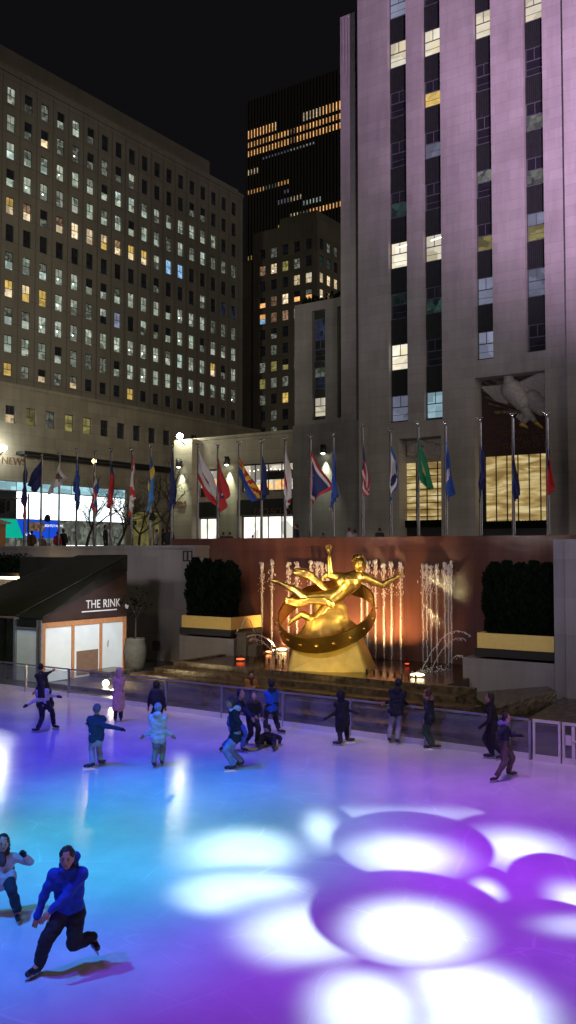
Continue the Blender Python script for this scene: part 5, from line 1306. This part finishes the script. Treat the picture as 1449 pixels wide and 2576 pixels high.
    if hood and hood is not True: 
        Q = MB(); Q.ball(neck-f*.085*s+up*.03*s, .12*s, 12, 0, (1.1, .85, .75)); (Q.capsule(neck-f*.06*s+up*.02*s, .10*s, neck+hoodoff, .06*s) if hoodoff is not None else None); Q.capsule(neck+l*.07*s+f*.04*s, .05*s, neck-l*.07*s+f*.04*s, .05*s); solid(Q, 'hood', cloth(hood), root, vox, 2, .012, 7, root_p)
    if fur:
        Q = MB(); rr = random.Random(3)
        for k in range(70): t = rr.random()*6.283; Q.ball(neck+up*.03*s+Vector((math.cos(t)*.13, math.sin(t)*.11, rr.gauss(0, .03)))*s, .035*s, 6)
        solid(Q, 'fur_collar', cloth(fur), root, vox*.8, 1, .02, 16, root_p)
    if scarf:
        Q = MB(); Q.capsule(neck+up*.02+l*.04*s, .075*s, neck+up*.02-l*.04*s, .075*s); (Q.capsule(neck+f*.07*s, .055*s, chest+f*.13*s, .06*s) if tie else None); solid(Q, 'scarf', cloth(scarf), root, vox, 2, .012, 7, root_p)
    if shirt:
        Q = MB()
        for sg in (1, -1): Q.capsule(hem+l*sg*.055*s-up*.02, .118*s, hem+l*sg*.055*s-up*.09*s, .118*s)
        solid(Q, 'shirt_hem', cloth(shirt), root, vox, 2, .006, 7, root_p)
    # hair or headwear
    Q = MB()
    if hat:
        Q.ball(hd+up*.042*s-f*.026*s, .124*s, 16, 0, (.86, .95, .98))
        solid(Q, 'hat', cloth(hat), root, vox*.8, 1, .004, 12, root_p)
    if not hat or long_hair:
        Q = MB()
        if not hat:
            Q.ball(hd+up*.036*s-f*.030*s, .117*s, 16, 0, (.86, .93, 1.0))
        Q.ball(hd-f*.045*s-up*.02*s, .085*s, 12)
        if long_hair:
            for sg in (1, 0, -1): Q.capsule(hd-f*.05*s+l*sg*.05*s, .06*s, neck-spine*.22*s-f*.11*s+l*sg*.08*s, .045*s)
        solid(Q, 'hair', cloth(hair, .55), root, vox*.8, 2, .012, 14, root_p)
    if hoodup:
        Q = MB(); Q.ball(hd-f*.02*s+up*.01*s, .135*s, 14, 0, (.95, .95, 1.1)); Q.capsule(hd-f*.03*s, .12*s, neck, .10*s)
        for v in Q.v:
            e = (v-hd).dot(f)
            if e > .045*s: v -= f*(e-.045*s)
        solid(Q, 'hood', cloth(jacket), root, vox, 2, .012, 8, root_p)
    if backpack:
        Q = MB()
        for dz in (.0, .16): 
            for sg in (1, -1): Q.ball(chest-f*.18*s+up*(dz-.12)*s+l*sg*.06*s, .13*s, 10, 0, (.9, .8, 1.1))
        solid(Q, 'backpack', cloth((.02, .025, .05)), root, vox, 2, .01, 8, root_p)
    # skates
    for i in range(2):
        a_, g = ank[i], leg[i]; d = fd[i]
        Q = MB(); Q.capsule(a_+(knee[i]-a_).normalized()*.10*s, .062*s, a_, .056*s); Q.capsule(a_-up*.04*s-d*.02*s, .05*s, g+up*.085*s+d*.15*s, .040*s); Q.capsule(a_-up*.05*s, .048*s, g+up*.08*s+d*.05*s, .046*s)
        if skates:
            bt = solid(Q, 'ice_skate', BOOT if not (detail == 'blue' and i == 1) else BOOT, root, vox*.8, 2, .004, 9, root_p)
            K = MB(); sd = Vector((-d.y, d.x, 0))
            q0 = g-d*.11*s; q1 = g+d*.19*s; w = sd*.006
            K.add([q0-w, q1-w, q1+w+up*0, q0+w, q0-w+up*.022, q1-w+up*.026, q1+w+up*.026, q0+w+up*.022], [(0,3,2,1), (4,5,6,7), (0,1,5,4), (1,2,6,5), (2,3,7,6), (3,0,4,7)])
            for q in (.0, .13): K.tube(g+d*(q-.05)*s+up*.02, g+d*(q-.05)*s+up*.06*s, .018, .022, 6)
            K.tube(g+d*.14*s+up*.02, g+d*.13*s+up*.06*s, .016, .02, 6)
            K.v = [v-root_p for v in K.v]; kb = K.build('blade', BLADE); kb.parent = bt
            if cuff:
                K = MB(); K.capsule(a_+(knee[i]-a_).normalized()*.09*s, .066*s, a_+(knee[i]-a_).normalized()*.12*s, .066*s); K.v = [v-root_p for v in K.v]; kc = K.build('cuff', SOCK); kc.parent = bt
        else: solid(Q, 'shoe', BOOT, root, vox*.8, 2, .004, 9, root_p)
    return root
BLACK = (.012, .012, .018); DNAVY = (.014, .017, .035); JEAN = (.10, .17, .36)
def skaters():
    person('man in blue hooded jacket and black trousers bending forward in the foreground', [(92, 2456), (236, 2390)], (168, 2160), 5, 1.76, [(122, 2298, -.34), (93, 2310, -.08)], (.008, .045, .36), (.010, .010, .018),
           hood=(.008, .045, .36), lift=[None, 12.1], hip=(176, 2292, .10), vox=.014, scarf=(.01, .015, .06), detail=True, jlen=.06, footdir=[-30, 30], headY=-.18, wide=1.08, puffy=.1, loose=1.12, legk=.90, armk=.93, tie=False, hoodoff=Vector((.08, .12, .13)), kneehint=[Vector((-.1, -.4, -1)), Vector((-.2, -1, .1))])
    person('long-haired woman in white coat cut by the left edge of the photograph', [(-40, 2290), (44, 2318)], (8, 2122), 20, 1.64, [(60, 2150, -.1), (-40, 2170, -.2)], (.55, .42, .46), (.02, .025, .05), coat=.25,
           long_hair=True, hair=(.03, .015, .012), gloves=BLACK, vox=.016, detail=True, headY=-.05, scarf=(.08, .04, .05), skin=SKIN2, cuff=True)
    person('woman with long dark hair in cropped white jumper skating with arms spread', [(92, 1843), (138, 1834)], (105, 1720), 170, 1.68, [(145, 1752, .1), (68, 1774, 0)], (.55, .50, .62), (.012, .013, .03), long_hair=True, gloves=BLACK, jlen=-.06, footdir=[-110, 60])
    person('person in black hooded coat holding the fence behind the white-jumper woman', [(96, 1786), (132, 1782)], (102, 1680), 200, 1.74, [(131, 1688, .1), (88, 1740, 0)], BLACK, BLACK, coat=.7, hat=BLACK)
    person('person in long pale pink coat standing by the fence', [(290, 1817), (304, 1815)], (300, 1690), 190, 1.60, [(308, 1755, 0), (292, 1755, 0)], (.56, .30, .30), BLACK, coat=1.15, hoodup=True, hair=(.4, .22, .22))
    person('person in dark hooded coat with backpack behind the pale blue jacket', [(385, 1806), (404, 1806)], (394, 1722), 175, 1.70, None, DNAVY, DNAVY, coat=.5, hoodup=True, backpack=True)
    person('person in teal down jacket and light trousers pointing one arm right', [(228, 1934), (255, 1926)], (243, 1785), 200, 1.72, [(303, 1834, -.05), (226, 1822, .15)], (.01, .05, .10), (.32, .36, .40), hat=(.12, .14, .18), shirt=(.35, .42, .5), puffy=1, footdir=[-70, 160], gloves=BLACK, jlen=.1)
    person('person in pale blue hooded puffer jacket and beige trousers seen from behind', [(388, 1931), (408, 1926)], (398, 1782), 178, 1.68, [(432, 1850, 0), (364, 1850, 0)], (.50, .68, .80), (.22, .25, .20), hat=(.30, .42, .55), hood=(.55, .72, .82), puffy=1.6, jlen=.12)
    person('man in dark blue jacket and jeans bending to help the fallen child', [(560, 1890), (613, 1893)], (606, 1746), 60, 1.78, [(634, 1806, -.2), (641, 1802, .1)], (.012, .02, .06), (.06, .16, .42), hip=(586, 1812, .1), footdir=[-20, 40], cuff=True)
    person('young man in dark jacket with white hood lining and light jeans, hands in pockets', [(583, 1939), (604, 1930)], (580, 1768), 285, 1.80, [(590, 1838, -.15), (606, 1842, .12)], BLACK, (.20, .30, .50), hood=(.45, .62, .7), hair=(.05, .03, .02), footdir=[-75, -60], gloves=BLACK, coat=.15, hip=(594, 1850))
    person('woman in black jacket with long light hair leaning towards the fallen child', [(621, 1872), (648, 1880)], (638, 1752), 20, 1.66, [(660, 1806, -.2), (632, 1806, -.25)], BLACK, BLACK, long_hair=True, hair=(.10, .06, .045), fur=(.10, .07, .05), footdir=[-20, 30], hip=(635, 1808, .1), skin=SKIN2)
    person('man in bright blue jacket and black trousers gliding near the fence', [(670, 1842), (705, 1846)], (682, 1722), 195, 1.76, [(688, 1770, .25), (672, 1772, .2)], (.01, .10, .55), BLACK, hat=BLACK, hood=BLACK, footdir=[150, 60])
    person('woman in long black coat with both arms held away from her body', [(852, 1876), (878, 1868)], (857, 1748), 180, 1.70, [(893, 1792, 0), (822, 1806, 0)], (.008, .008, .014), BLACK, coat=.95, hoodup=True, gloves=BLACK, cuff=True, footdir=[-100, 100])
    person('man in black jacket and pale grey trousers facing the fence', [(980, 1868), (1000, 1872)], (1003, 1720), 165, 1.82, [(1030, 1776, .1), (970, 1768, .2)], (.010, .012, .022), (.30, .28, .34), hat=BLACK, hood=BLACK, coat=.1, puffy=1)
    person('person in dark coat with brown fur hood and green trousers', [(1080, 1885), (1094, 1884)], (1075, 1744), 235, 1.66, [(1068, 1810, -.1), (1066, 1782, .1)], (.010, .014, .035), (.035, .075, .05), coat=.2, hair=(.07, .03, .02), fur=(.22, .14, .10), footdir=[-80, 80])
    person('man in black coat and glasses walking left by the fence', [(1234, 1909), (1262, 1912)], (1231, 1756), 250, 1.80, [(1212, 1826, -.1), (1248, 1830, .1)], (.008, .009, .014), BLACK, hair=(.03, .02, .018), gloves=BLACK, coat=.2, footdir=[-100, -60], scarf=BLACK)
    person('boy in dark jacket and camouflage trousers with one arm stretched right', [(1246, 1967), (1284, 1953)], (1274, 1806), 70, 1.60, [(1306, 1850, .05), (1254, 1858, -.1)], (.012, .015, .04), (.09, .07, .055), hat=None, hair=(.02, .012, .012), hood=(.16, .17, .32), footdir=[-60, 90], gloves=BLACK, cuff=True, skin=SKIN2)
    # the woman standing outside the fence
    person('woman in tan jacket and dark hat watching from outside the fence', [(622, 1788), (634, 1786)], (632, 1697), 15, 1.66, [(642, 1728, -.1), (634, 1730, -.2)], (.32, .14, .04), BLACK, hat=(.03, .012, .016), scarf=(.03, .012, .02), group='onlookers round the rink', skates=False, skin=SKIN2)
skaters()
def fallen_child():
    c = on_z(680, 1874, 0); root = thing('person', 'fallen child in black padded suit sitting on the ice', 'person', c, 'skaters on the ice', world=True)
    up = Vector((0, 0, 1)); hp = c+up*.14; hd = pt(671, 1834, c.y+.02); neck = hd-up*.13+Vector((.02, 0, 0))
    B = MB(); B.ball(hd, .10, 14, 0, (.85, .9, 1.1)); B.capsule(hd, .05, neck, .05); B.capsule(neck, .08, hp, .1); B.ball(hd+Vector((-.085, -.05, -.01)), .02, 8)
    hl, hr = c+Vector((.26, -.12, .09)), c+Vector((-.20, -.25, .10)); sl, sr = neck+Vector((.13, 0, -.04)), neck+Vector((-.12, -.04, -.04)); el = (sl+hl)/2+Vector((.13, .05, .02)); er = (sr+hr)/2+Vector((-.05, -.1, .05))
    for a_, b_, d_ in ((sl, el, hl), (sr, er, hr)): B.capsule(a_, .045, b_, .035); B.capsule(b_, .035, d_, .028)
    kl, kr = c+Vector((.12, -.42, .26)), c+Vector((-.22, -.30, .30)); fl_, fr_ = c+Vector((.10, -.72, .10)), c+Vector((-.32, -.58, .10))
    for a_, b_ in ((kl, fl_), (kr, fr_)): B.capsule(hp, .08, a_, .055); B.capsule(a_, .055, b_, .04)
    E = MB()
    for h_ in (hl, hr):
        for q in range(5): E.capsule(h_+Vector((.01*(q-2), 0, -.02)), .011, h_+Vector((.018*(q-2), -.05+.008*abs(q-2), -.05)), .008, 6)
    solid(B, 'body', SKIN2, root, .02, 2, 0, 1, c, extra=E)
    J = MB(); J.capsule(neck-up*.03, .12, hp, .15)
    for a_, b_, d_ in ((sl, el, hl), (sr, er, hr)): J.capsule(a_, .075, b_, .062); J.capsule(b_, .062, d_, .05)
    solid(J, 'jacket', cloth(BLACK), root, .02, 2, .014, 7, c)
    T = MB()
    for a_, b_ in ((kl, fl_), (kr, fr_)): T.capsule(hp, .12, a_, .08); T.capsule(a_, .08, b_.lerp(a_, .25), .065)
    solid(T, 'trousers', cloth(BLACK), root, .02, 2, .012, 7, c)
    Q = MB(); Q.ball(hd+up*.05+Vector((.02, .02, 0)), .115, 12, 0, (.95, .95, .9)); Q.ball(hd+Vector((.05, .05, -.03)), .09, 10); solid(Q, 'hat', cloth((.02, .02, .04)), root, .018, 1, .004, 9, c)
    for g in (fl_, fr_):
        Q = MB(); Q.capsule(g, .055, g+Vector((0, -.12, .02)), .045); Q.capsule(g, .055, g+Vector((0, .02, .08)), .055); bt = solid(Q, 'ice_skate', BOOT, root, .018, 2, 0, 9, c)
        K = MB(); K.box(g.x-.006, g.x+.006, g.y-.18, g.y+.08, g.z-.085, g.z-.055); K.v = [v-c for v in K.v]; kb = K.build('blade', BLADE); kb.parent = bt
fallen_child()
# people on the plaza above the rink, seen from the chest up behind the wall
PP = [(80, 1340, 37.0, (.10, .05, .02), 'person in brown coat seated at the plaza edge beneath the teal screen', 200, 1.45),
 (108, 1352, 37.2, (.15, .10, .10), 'person in grey-pink coat crouched at the plaza edge', 30, 1.3),
 (145, 1342, 37.0, (.35, .02, .04), 'person in red coat at the plaza edge', 170, 1.45), (160, 1336, 37.5, BLACK, 'person in black coat right of the red coat', 160, 1.55),
 (266, 1326, 37.4, (.015, .015, .02), 'tall person in black standing before the lit counter', 90, 1.75),
 (393, 1336, 38.5, (.50, .47, .45), 'person in white jacket near the bare forked tree', 250, 1.6), (412, 1335, 38.5, (.03, .02, .02), 'dark-haired person between the white jacket and the pole', 100, 1.6), (426, 1331, 38.0, BLACK, 'person in black against the stone pilaster', 180, 1.7),
 (562, 1343, 37.2, (.03, .02, .02), 'left one of two dark heads before the pale display window', 160, 1.4), (578, 1343, 37.2, (.05, .02, .02), 'right one of two dark heads before the pale display window', 200, 1.42),
 (745, 1324, 37.3, (.02, .02, .04), 'broad person in dark coat at the right end of the shop', 250, 1.72), (812, 1345, 37.5, BLACK, 'dark head low behind the wall below the bordered navy flag', 200, 1.3),
 (880, 1333, 37.4, (.42, .36, .42), 'person in pale lilac jacket left of the striped flag pole', 120, 1.5), (892, 1337, 37.4, (.30, .28, .30), 'person in pale grey coat leaning on the lilac jacket', 220, 1.48),
 (955, 1333, 37.3, (.015, .012, .012), 'dark-coated person right of the striped flag pole', 180, 1.5),
 (598+38, 1350, 38, (.02, .02, .02), 'small dark head in front of the lit shop door', 180, 1.25), (1060, 1348, 39, (.02, .02, .02), 'small dark head below the green flag', 150, 1.3)]
for (x, y, b_, colr, lab, fc, H) in PP:
    d = ray(x, y); t = b_/(d.x*ST+d.y*CT); p = Vector((d.x*t, d.y*t, HC+d.z*t)); zg_ = 5.2
    H2 = (p.z-zg_)+.12
    if H2 < 1.0: H2 = max(H2, .9)
    person(lab, [(x-3, 0), (x+3, 0)], (x, y), fc, max(1.0, H2), None, colr, BLACK, vox=.04, group='people on the plaza above the rink', base_z=5.2, Y=p.y, skates=False, hair=(.03, .02, .02), puffy=1)
# ================================================================== coloured projectors over the ice
def G(x, y): return on_z(x, y, 0)
def wash(name, src, px, py, energy, col, angle, blend=1.0, size=.15):
    return light(name, 'SPOT', src, energy, col, G(px, py), size, angle, blend)
# aim on the ice (metres), radius of the pool of light, watts of red, green and blue
WASH = [(-3, 10.5, 4.2, (902,0,6555)), (0.3, 10.5, 4.2, (2008,0,3658)), (3.4, 10.5, 4.2, (0,155,2540)), (-4.3, 14, 4.6, (0,3693,13486)), (-1.5, 14, 4.6, (20,276,2270)), (1.6, 14, 4.6, (1883,0,5423)), (4.4, 14, 4.6, (2648,0,6426)), (-6, 18.5, 6, (91,1498,5239)), (-2.4, 18.5, 6, (0,6450,6070)), (1.5, 18.5, 6, (1349,0,5091)), (5.4, 18.5, 6, (3166,0,9132)), (-8, 24, 7.2, (437,44,3153)), (-3.6, 24, 7.2, (0,0,11279)), (1, 24, 7.2, (0,0,4329)), (5.8, 24, 7.2, (2769,1918,1633)), (-10.5, 30, 8.5, (169,198,6375)), (-5, 30, 8.5, (303,405,3330)), (0.5, 30, 8.5, (2903,2128,0)), (-12, 36, 9, (2006,1888,0)), (-5, 36, 9, (3198,1731,0))]
for i, (x, y, rad, c) in enumerate(WASH):
    g = Vector((x, y, 0)); src = g+Vector((-5.5+(i % 3), -6.0, 19)); mxc = max(c)
    light('ice_projector', 'SPOT', src, mxc*1.18, tuple((k+.02*mxc)/mxc/1.02 for k in c), g, .12, math.degrees(2*math.atan(rad/(src-g).length)), 1)
# pattern projector: overlapping scales of white light
PX, PY, PH = 5.0, 6.0, 20.0
d = bpy.data.lights.new('pattern_projector', 'SPOT'); d.energy = 37000; d.spot_size = math.radians(80); d.spot_blend = .1; d.shadow_soft_size = .01; d.color = (.74, 1, .94)
po = bpy.data.objects.new('pattern_projector', d); COL.objects.link(po); po.location = (PX, PY, PH)
d.use_nodes = True; nt = d.node_tree; L = nt.links
em = [n_ for n_ in nt.nodes if n_.type == 'EMISSION'][0]
tc = nd(nt, 'ShaderNodeTexCoord'); sx = nd(nt, 'ShaderNodeSeparateXYZ'); L.new(tc.outputs['Normal'], sx.inputs[0])
def mth(op, a, b=None, c=None):
    n_ = nd(nt, 'ShaderNodeMath', operation=op)
    for k, v in enumerate((a, b, c)):
        if v is None: continue
        if isinstance(v, (int, float)): n_.inputs[k].default_value = v
        else: L.new(v, n_.inputs[k])
    return n_.outputs[0]
nz = mth('ABSOLUTE', sx.outputs['Z'])
gx = mth('MULTIPLY_ADD', mth('DIVIDE', sx.outputs['X'], nz), PH, PX); gy = mth('MULTIPLY_ADD', mth('DIVIDE', sx.outputs['Y'], nz), PH, PY)
def ell(cx, cy, rx, ry):
    c = G(cx, cy); wx = (G(cx+rx, cy)-G(cx-rx, cy)).length/2; y0 = G(cx, cy+ry).y; y1 = G(cx, cy-ry).y
    return (c.x, (y0+y1)/2, wx, (y1-y0)/2)
def dist(e):
    dx = mth('DIVIDE', mth('SUBTRACT', gx, e[0]), e[2]); dy = mth('DIVIDE', mth('SUBTRACT', gy, e[1]), e[3])
    return mth('SQRT', mth('ADD', mth('MULTIPLY', dx, dx), mth('MULTIPLY', dy, dy)))
def ramp(v, a, b):                        # 1 below a, 0 above b, smooth
    n_ = nd(nt, 'ShaderNodeMapRange', interpolation_type='SMOOTHSTEP'); L.new(v, n_.inputs['Value'])
    n_.inputs['From Min'].default_value = a; n_.inputs['From Max'].default_value = b; n_.inputs['To Min'].default_value = 1; n_.inputs['To Max'].default_value = 0
    return n_.outputs[0]
# back to front: (outline), (bright core), core softness
DISCS = [
 ((1030, 2066, 215, 58), (1010, 2050, 120, 9), .4, 5.0, .50),
 ((800, 2088, 100, 68), (806, 2085, 22, 24), .2, 4.0, 1.1),
 ((1330, 2140, 190, 95), (1305, 2135, 62, 26), .3, 3.8, 1.3),
 ((1225, 2225, 80, 50), (1228, 2238, 13, 10), .2, 5.5, 1),
 ((1460, 2290, 150, 140), (1470, 2300, 30, 40), .3, 3.8, 1),
 ((590, 2150, 195, 80), (618, 2143, 82, 36), .45, 3.6, 1.2, .55, 1.25),
 ((600, 2246, 195, 70), (610, 2247, 108, 40), .5, 2.9, 1.2, .7, 1.2),
 ((1040, 2130, 203, 90), (1010, 2152, 114, 44), .35, 2.25, 1.3),
 ((1440, 2235, 112, 90), (1470, 2285, 56, 50), .3, 2.3, 1.1),
 ((760, 2350, 280, 115), (765, 2345, 92, 50), .4, 3.3, 1.1, .5, 1.15),
 ((1400, 2350, 170, 90), (1450, 2330, 70, 20), .3, 2.8, .45),
 ((1190, 2545, 350, 170), (1185, 2540, 150, 98), .45, 2.15, 1.4),
 ((870, 2545, 250, 130), (925, 2540, 90, 72), .35, 2.8, 1.2, .6, 1.15),
 ((1033, 2313, 256, 124), (1033, 2345, 146, 76), .45, 1.85, 1.4)]
val = None
for (o_, c_, k0, k1, g_, *sf_) in DISCS:
    mask = ramp(dist(ell(*o_)), *(sf_ or (.95, 1.05))); core = ramp(dist(ell(*c_)), k0, k1)
    core = mth('MULTIPLY', mth('POWER', core, 1.9), g_)
    if val is None: val = mth('MULTIPLY', mask, core)
    else:
        inv = mth('SUBTRACT', 1, mask); val = mth('ADD', mth('MULTIPLY', val, inv), mth('MULTIPLY', core, mask))
L.new(mth('MULTIPLY', val, 1.0), em.inputs['Strength'])
# ------------------------------------------------------------------ fountain floodlights
def sunk(x, y, col, s, e, r, lab, tgt=None, cone=None):
    p = on_z(x, y, .83); t = thing('pool_light', lab, 'pool light', p, 'sunken lights in the fountain pool', world=True)
    mb = MB(); mb.lathe(p+Vector((0, 0, -.05)), [(r*1.5, 0), (r*1.5, .03), (r*1.4, .035)], 16); mb.build('housing', M['black'], t)
    mb = MB(); mb.ball(p+Vector((0, 0, .07)), r*1.4, 20, 0, (1.1, 1, .22)); mb.build('lens', emis('pool_lens', col, s), t)
    if e: light('pool_light_lamp', 'SPOT', p+Vector((0, 0, .12)), e, col, tgt if tgt is not None else p+Vector((0, 1.5, 3)), .05, cone or 110, .8)
WP = lambda x, y: W(on_b(x, y, WB)[0], WB, on_b(x, y, WB)[1])
sunk(627, 1641, (1, .62, .25), 10, 100, .14, 'white-hot pool light nearest the left planter', WP(640, 1520))
sunk(676, 1643, (1, .35, .12), 8, 25, .09, 'small orange pool light between the two bright left ones', WP(690, 1560))
sunk(708, 1637, (1, .66, .28), 11, 170, .16, 'white-hot pool light beside the sculpture plinth', WP(735, 1500))
sunk(605, 1662, (1, .10, .03), 3, 10, .12, 'red pool light at the left rim')
sunk(1024, 1674, (1, .06, .03), 2.5, 6, .06, 'small red pool light right of the plinth')
sunk(1050, 1702, (1, .80, .42), 8, 100, .17, 'pale yellow pool light at the right of the pool', S(900, 1500))
p = on_z(266, 1722, .22); t = thing('path_lamp', 'small bright globe lamp seen through the glass beside the pink coat', 'path lamp', (p.x, p.y, 0), world=True)
mb = MB(); mb.tube((p.x, p.y, 0), (p.x, p.y, .16), .05, .04, 8); mb.build('post', M['black'], t)
mb = MB(); mb.ball((p.x, p.y, .27), .14, 14); mb.build('globe', emis('path_globe', (1, .82, .48), 12), t)
light('path_lamp_light', 'POINT', (p.x+.25, p.y+.1, .6), 110, (1, .75, .35), None, .12)
# lamps hidden behind the plinth wash the red wall and jets orange
for (x, e) in ((690, 650), (760, 1250), (860, 1250), (955, 1300), (1010, 650)):
    p = W(on_b(x, 1640, 33.6)[0], 33.5, .92); light('wall_washer', 'SPOT', p, e, (1, .50, .18), WP(x+(0), 1440), .1, 100, .9)
p = W(on_b(1100, 1640, 33.6)[0], 33.4, .95); light('wall_washer', 'SPOT', p, 90, (1, .45, .22), WP(1100, 1500), .12, 90, .9)
# beams on the sculpture from the planters and rim
light('sculpture_beam', 'SPOT', S(560, 1560, -3), 2400, (1, .80, .38), S(830, 1500), .12, 34, .6)
light('sculpture_beam', 'SPOT', S(1120, 1500, -4), 2000, (1, .85, .50), S(850, 1490), .12, 34, .6)
light('sculpture_beam', 'SPOT', S(820, 1700, -4.5), 230, (1, .72, .25), S(830, 1600), .12, 60, .8)
# tent interior and unseen fill lamps added to brighten its front
light('tent_inside', 'POINT', W(TA-1.2, 27.5, 1.9), 12, (.8, .9, 1), None, .3)
light('tent_fill', 'SPOT', W(-24, 26.5, 6.0), 2000, (.80, .92, 1), W(-29.6, 27.5, 1.0), .2, 58, .8)
light('tent_fill', 'SPOT', W(-31, 21.5, 6), 330, (.55, .78, 1), W(-30.5, 25, 1.2), .2, 36, .8)
light('ledge_lamp', 'POINT', W(on_b(45, 1470, 32.6)[0], 32.4, 3.9), 60, (1, .74, .30), None, .2)
light('ledge_lamp', 'POINT', W(on_b(110, 1470, 32.6)[0], 32.4, 4.6), 30, (1, .74, .30), None, .2)
# hanging lamp reflected in the glass fence
# ------------------------------------------------------------------ tower floodlights: pink and violet from the right
light('tower_flood', 'SPOT', W(6, 22, 8), 205000, (.90, .56, 1), W(-9, 60, 44), .6, 62, 1)
light('tower_flood', 'SPOT', W(-8, 24, 8), 17000, (.85, .78, 1), W(-26, 60, 40), .6, 66, 1)
light('tower_flood', 'SPOT', W(-2, 54, 3), 14000, (1, .40, .95), W(-12, 59.6, 34), .5, 60, 1)
for (fa, fx, fe) in ((-36, -38, 1300), (-26, -27, 1150), (-17, -18, 1150), (-9, -10, 900)):
    light('terrace_fill', 'SPOT', W(fa, 20.5, 8.5), fe, (1, .88, .86), W(fx, 33.5, 3.4), .35, 84, .7)  # added fill that brightens the rink walls, no fixtures there
light('facade_fill', 'SPOT', W(-15, 0, 26), 95000, (1, .88, .66), W(-85, 88, 30), .8, 44, 1)  # added fill on the office block, fading towards its top
light('facade_fill', 'SPOT', W(0, -5, 18), 9000, (1, .90, .80), W(-38, 60, 16), .8, 34, 1)  # added fill on the low stone fronts, no real source
light('pier_fill', 'SPOT', W(-4, 20, 8), 1300, (.75, .65, 1), W(-8, 31, 4), .3, 50, 1)  # unseen lamp added to brighten the pale pier
# glow of the city: dim warm light from behind the camera
sn = light('city_glow', 'SUN', (0, -20, 40), .34, (1, .88, .70), None, math.radians(25)); sn.rotation_euler = Vector((-.50, .80, -.20)).to_track_quat('-Z', 'Y').to_euler()
# ================================================================== night sky, camera, output
w = bpy.data.worlds.new('World'); scene.world = w; w.use_nodes = True; nt = w.node_tree; bgn = nt.nodes['Background']
sky = nd(nt, 'ShaderNodeTexSky', sky_type='NISHITA'); sky.sun_disc = False; sky.sun_elevation = math.radians(-8); sky.sun_rotation = math.radians(210)
mx = nd(nt, 'ShaderNodeMix', data_type='RGBA', blend_type='ADD'); mx.inputs['Factor'].default_value = 1
mx.inputs['B'].default_value = (.036, .036, .044, 1); nt.links.new(sky.outputs[0], mx.inputs['A']); nt.links.new(mx.outputs['Result'], bgn.inputs['Color'])
bgn.inputs['Strength'].default_value = .12
cam = bpy.data.cameras.new('camera'); co = bpy.data.objects.new('camera', cam); COL.objects.link(co)
co.location = (0, 0, HC); co.rotation_euler = (math.radians(90)+PITCH, 0, 0)
cam.sensor_fit = 'VERTICAL'; cam.sensor_height = 24; cam.lens = 24*F/2576; cam.clip_end = 3000; cam.clip_start = .1
scene.camera = co
scene.view_settings.view_transform = 'Standard'; scene.view_settings.look = 'None'; scene.view_settings.exposure = 0; scene.view_settings.gamma = 1
scene.render.engine = 'CYCLES'; scene.cycles.use_denoising = True; scene.cycles.max_bounces = 5; scene.cycles.diffuse_bounces = 2; scene.cycles.glossy_bounces = 3
scene.cycles.transparent_max_bounces = 12; scene.cycles.sample_clamp_indirect = 3; scene.cycles.caustics_reflective = False; scene.cycles.caustics_refractive = False
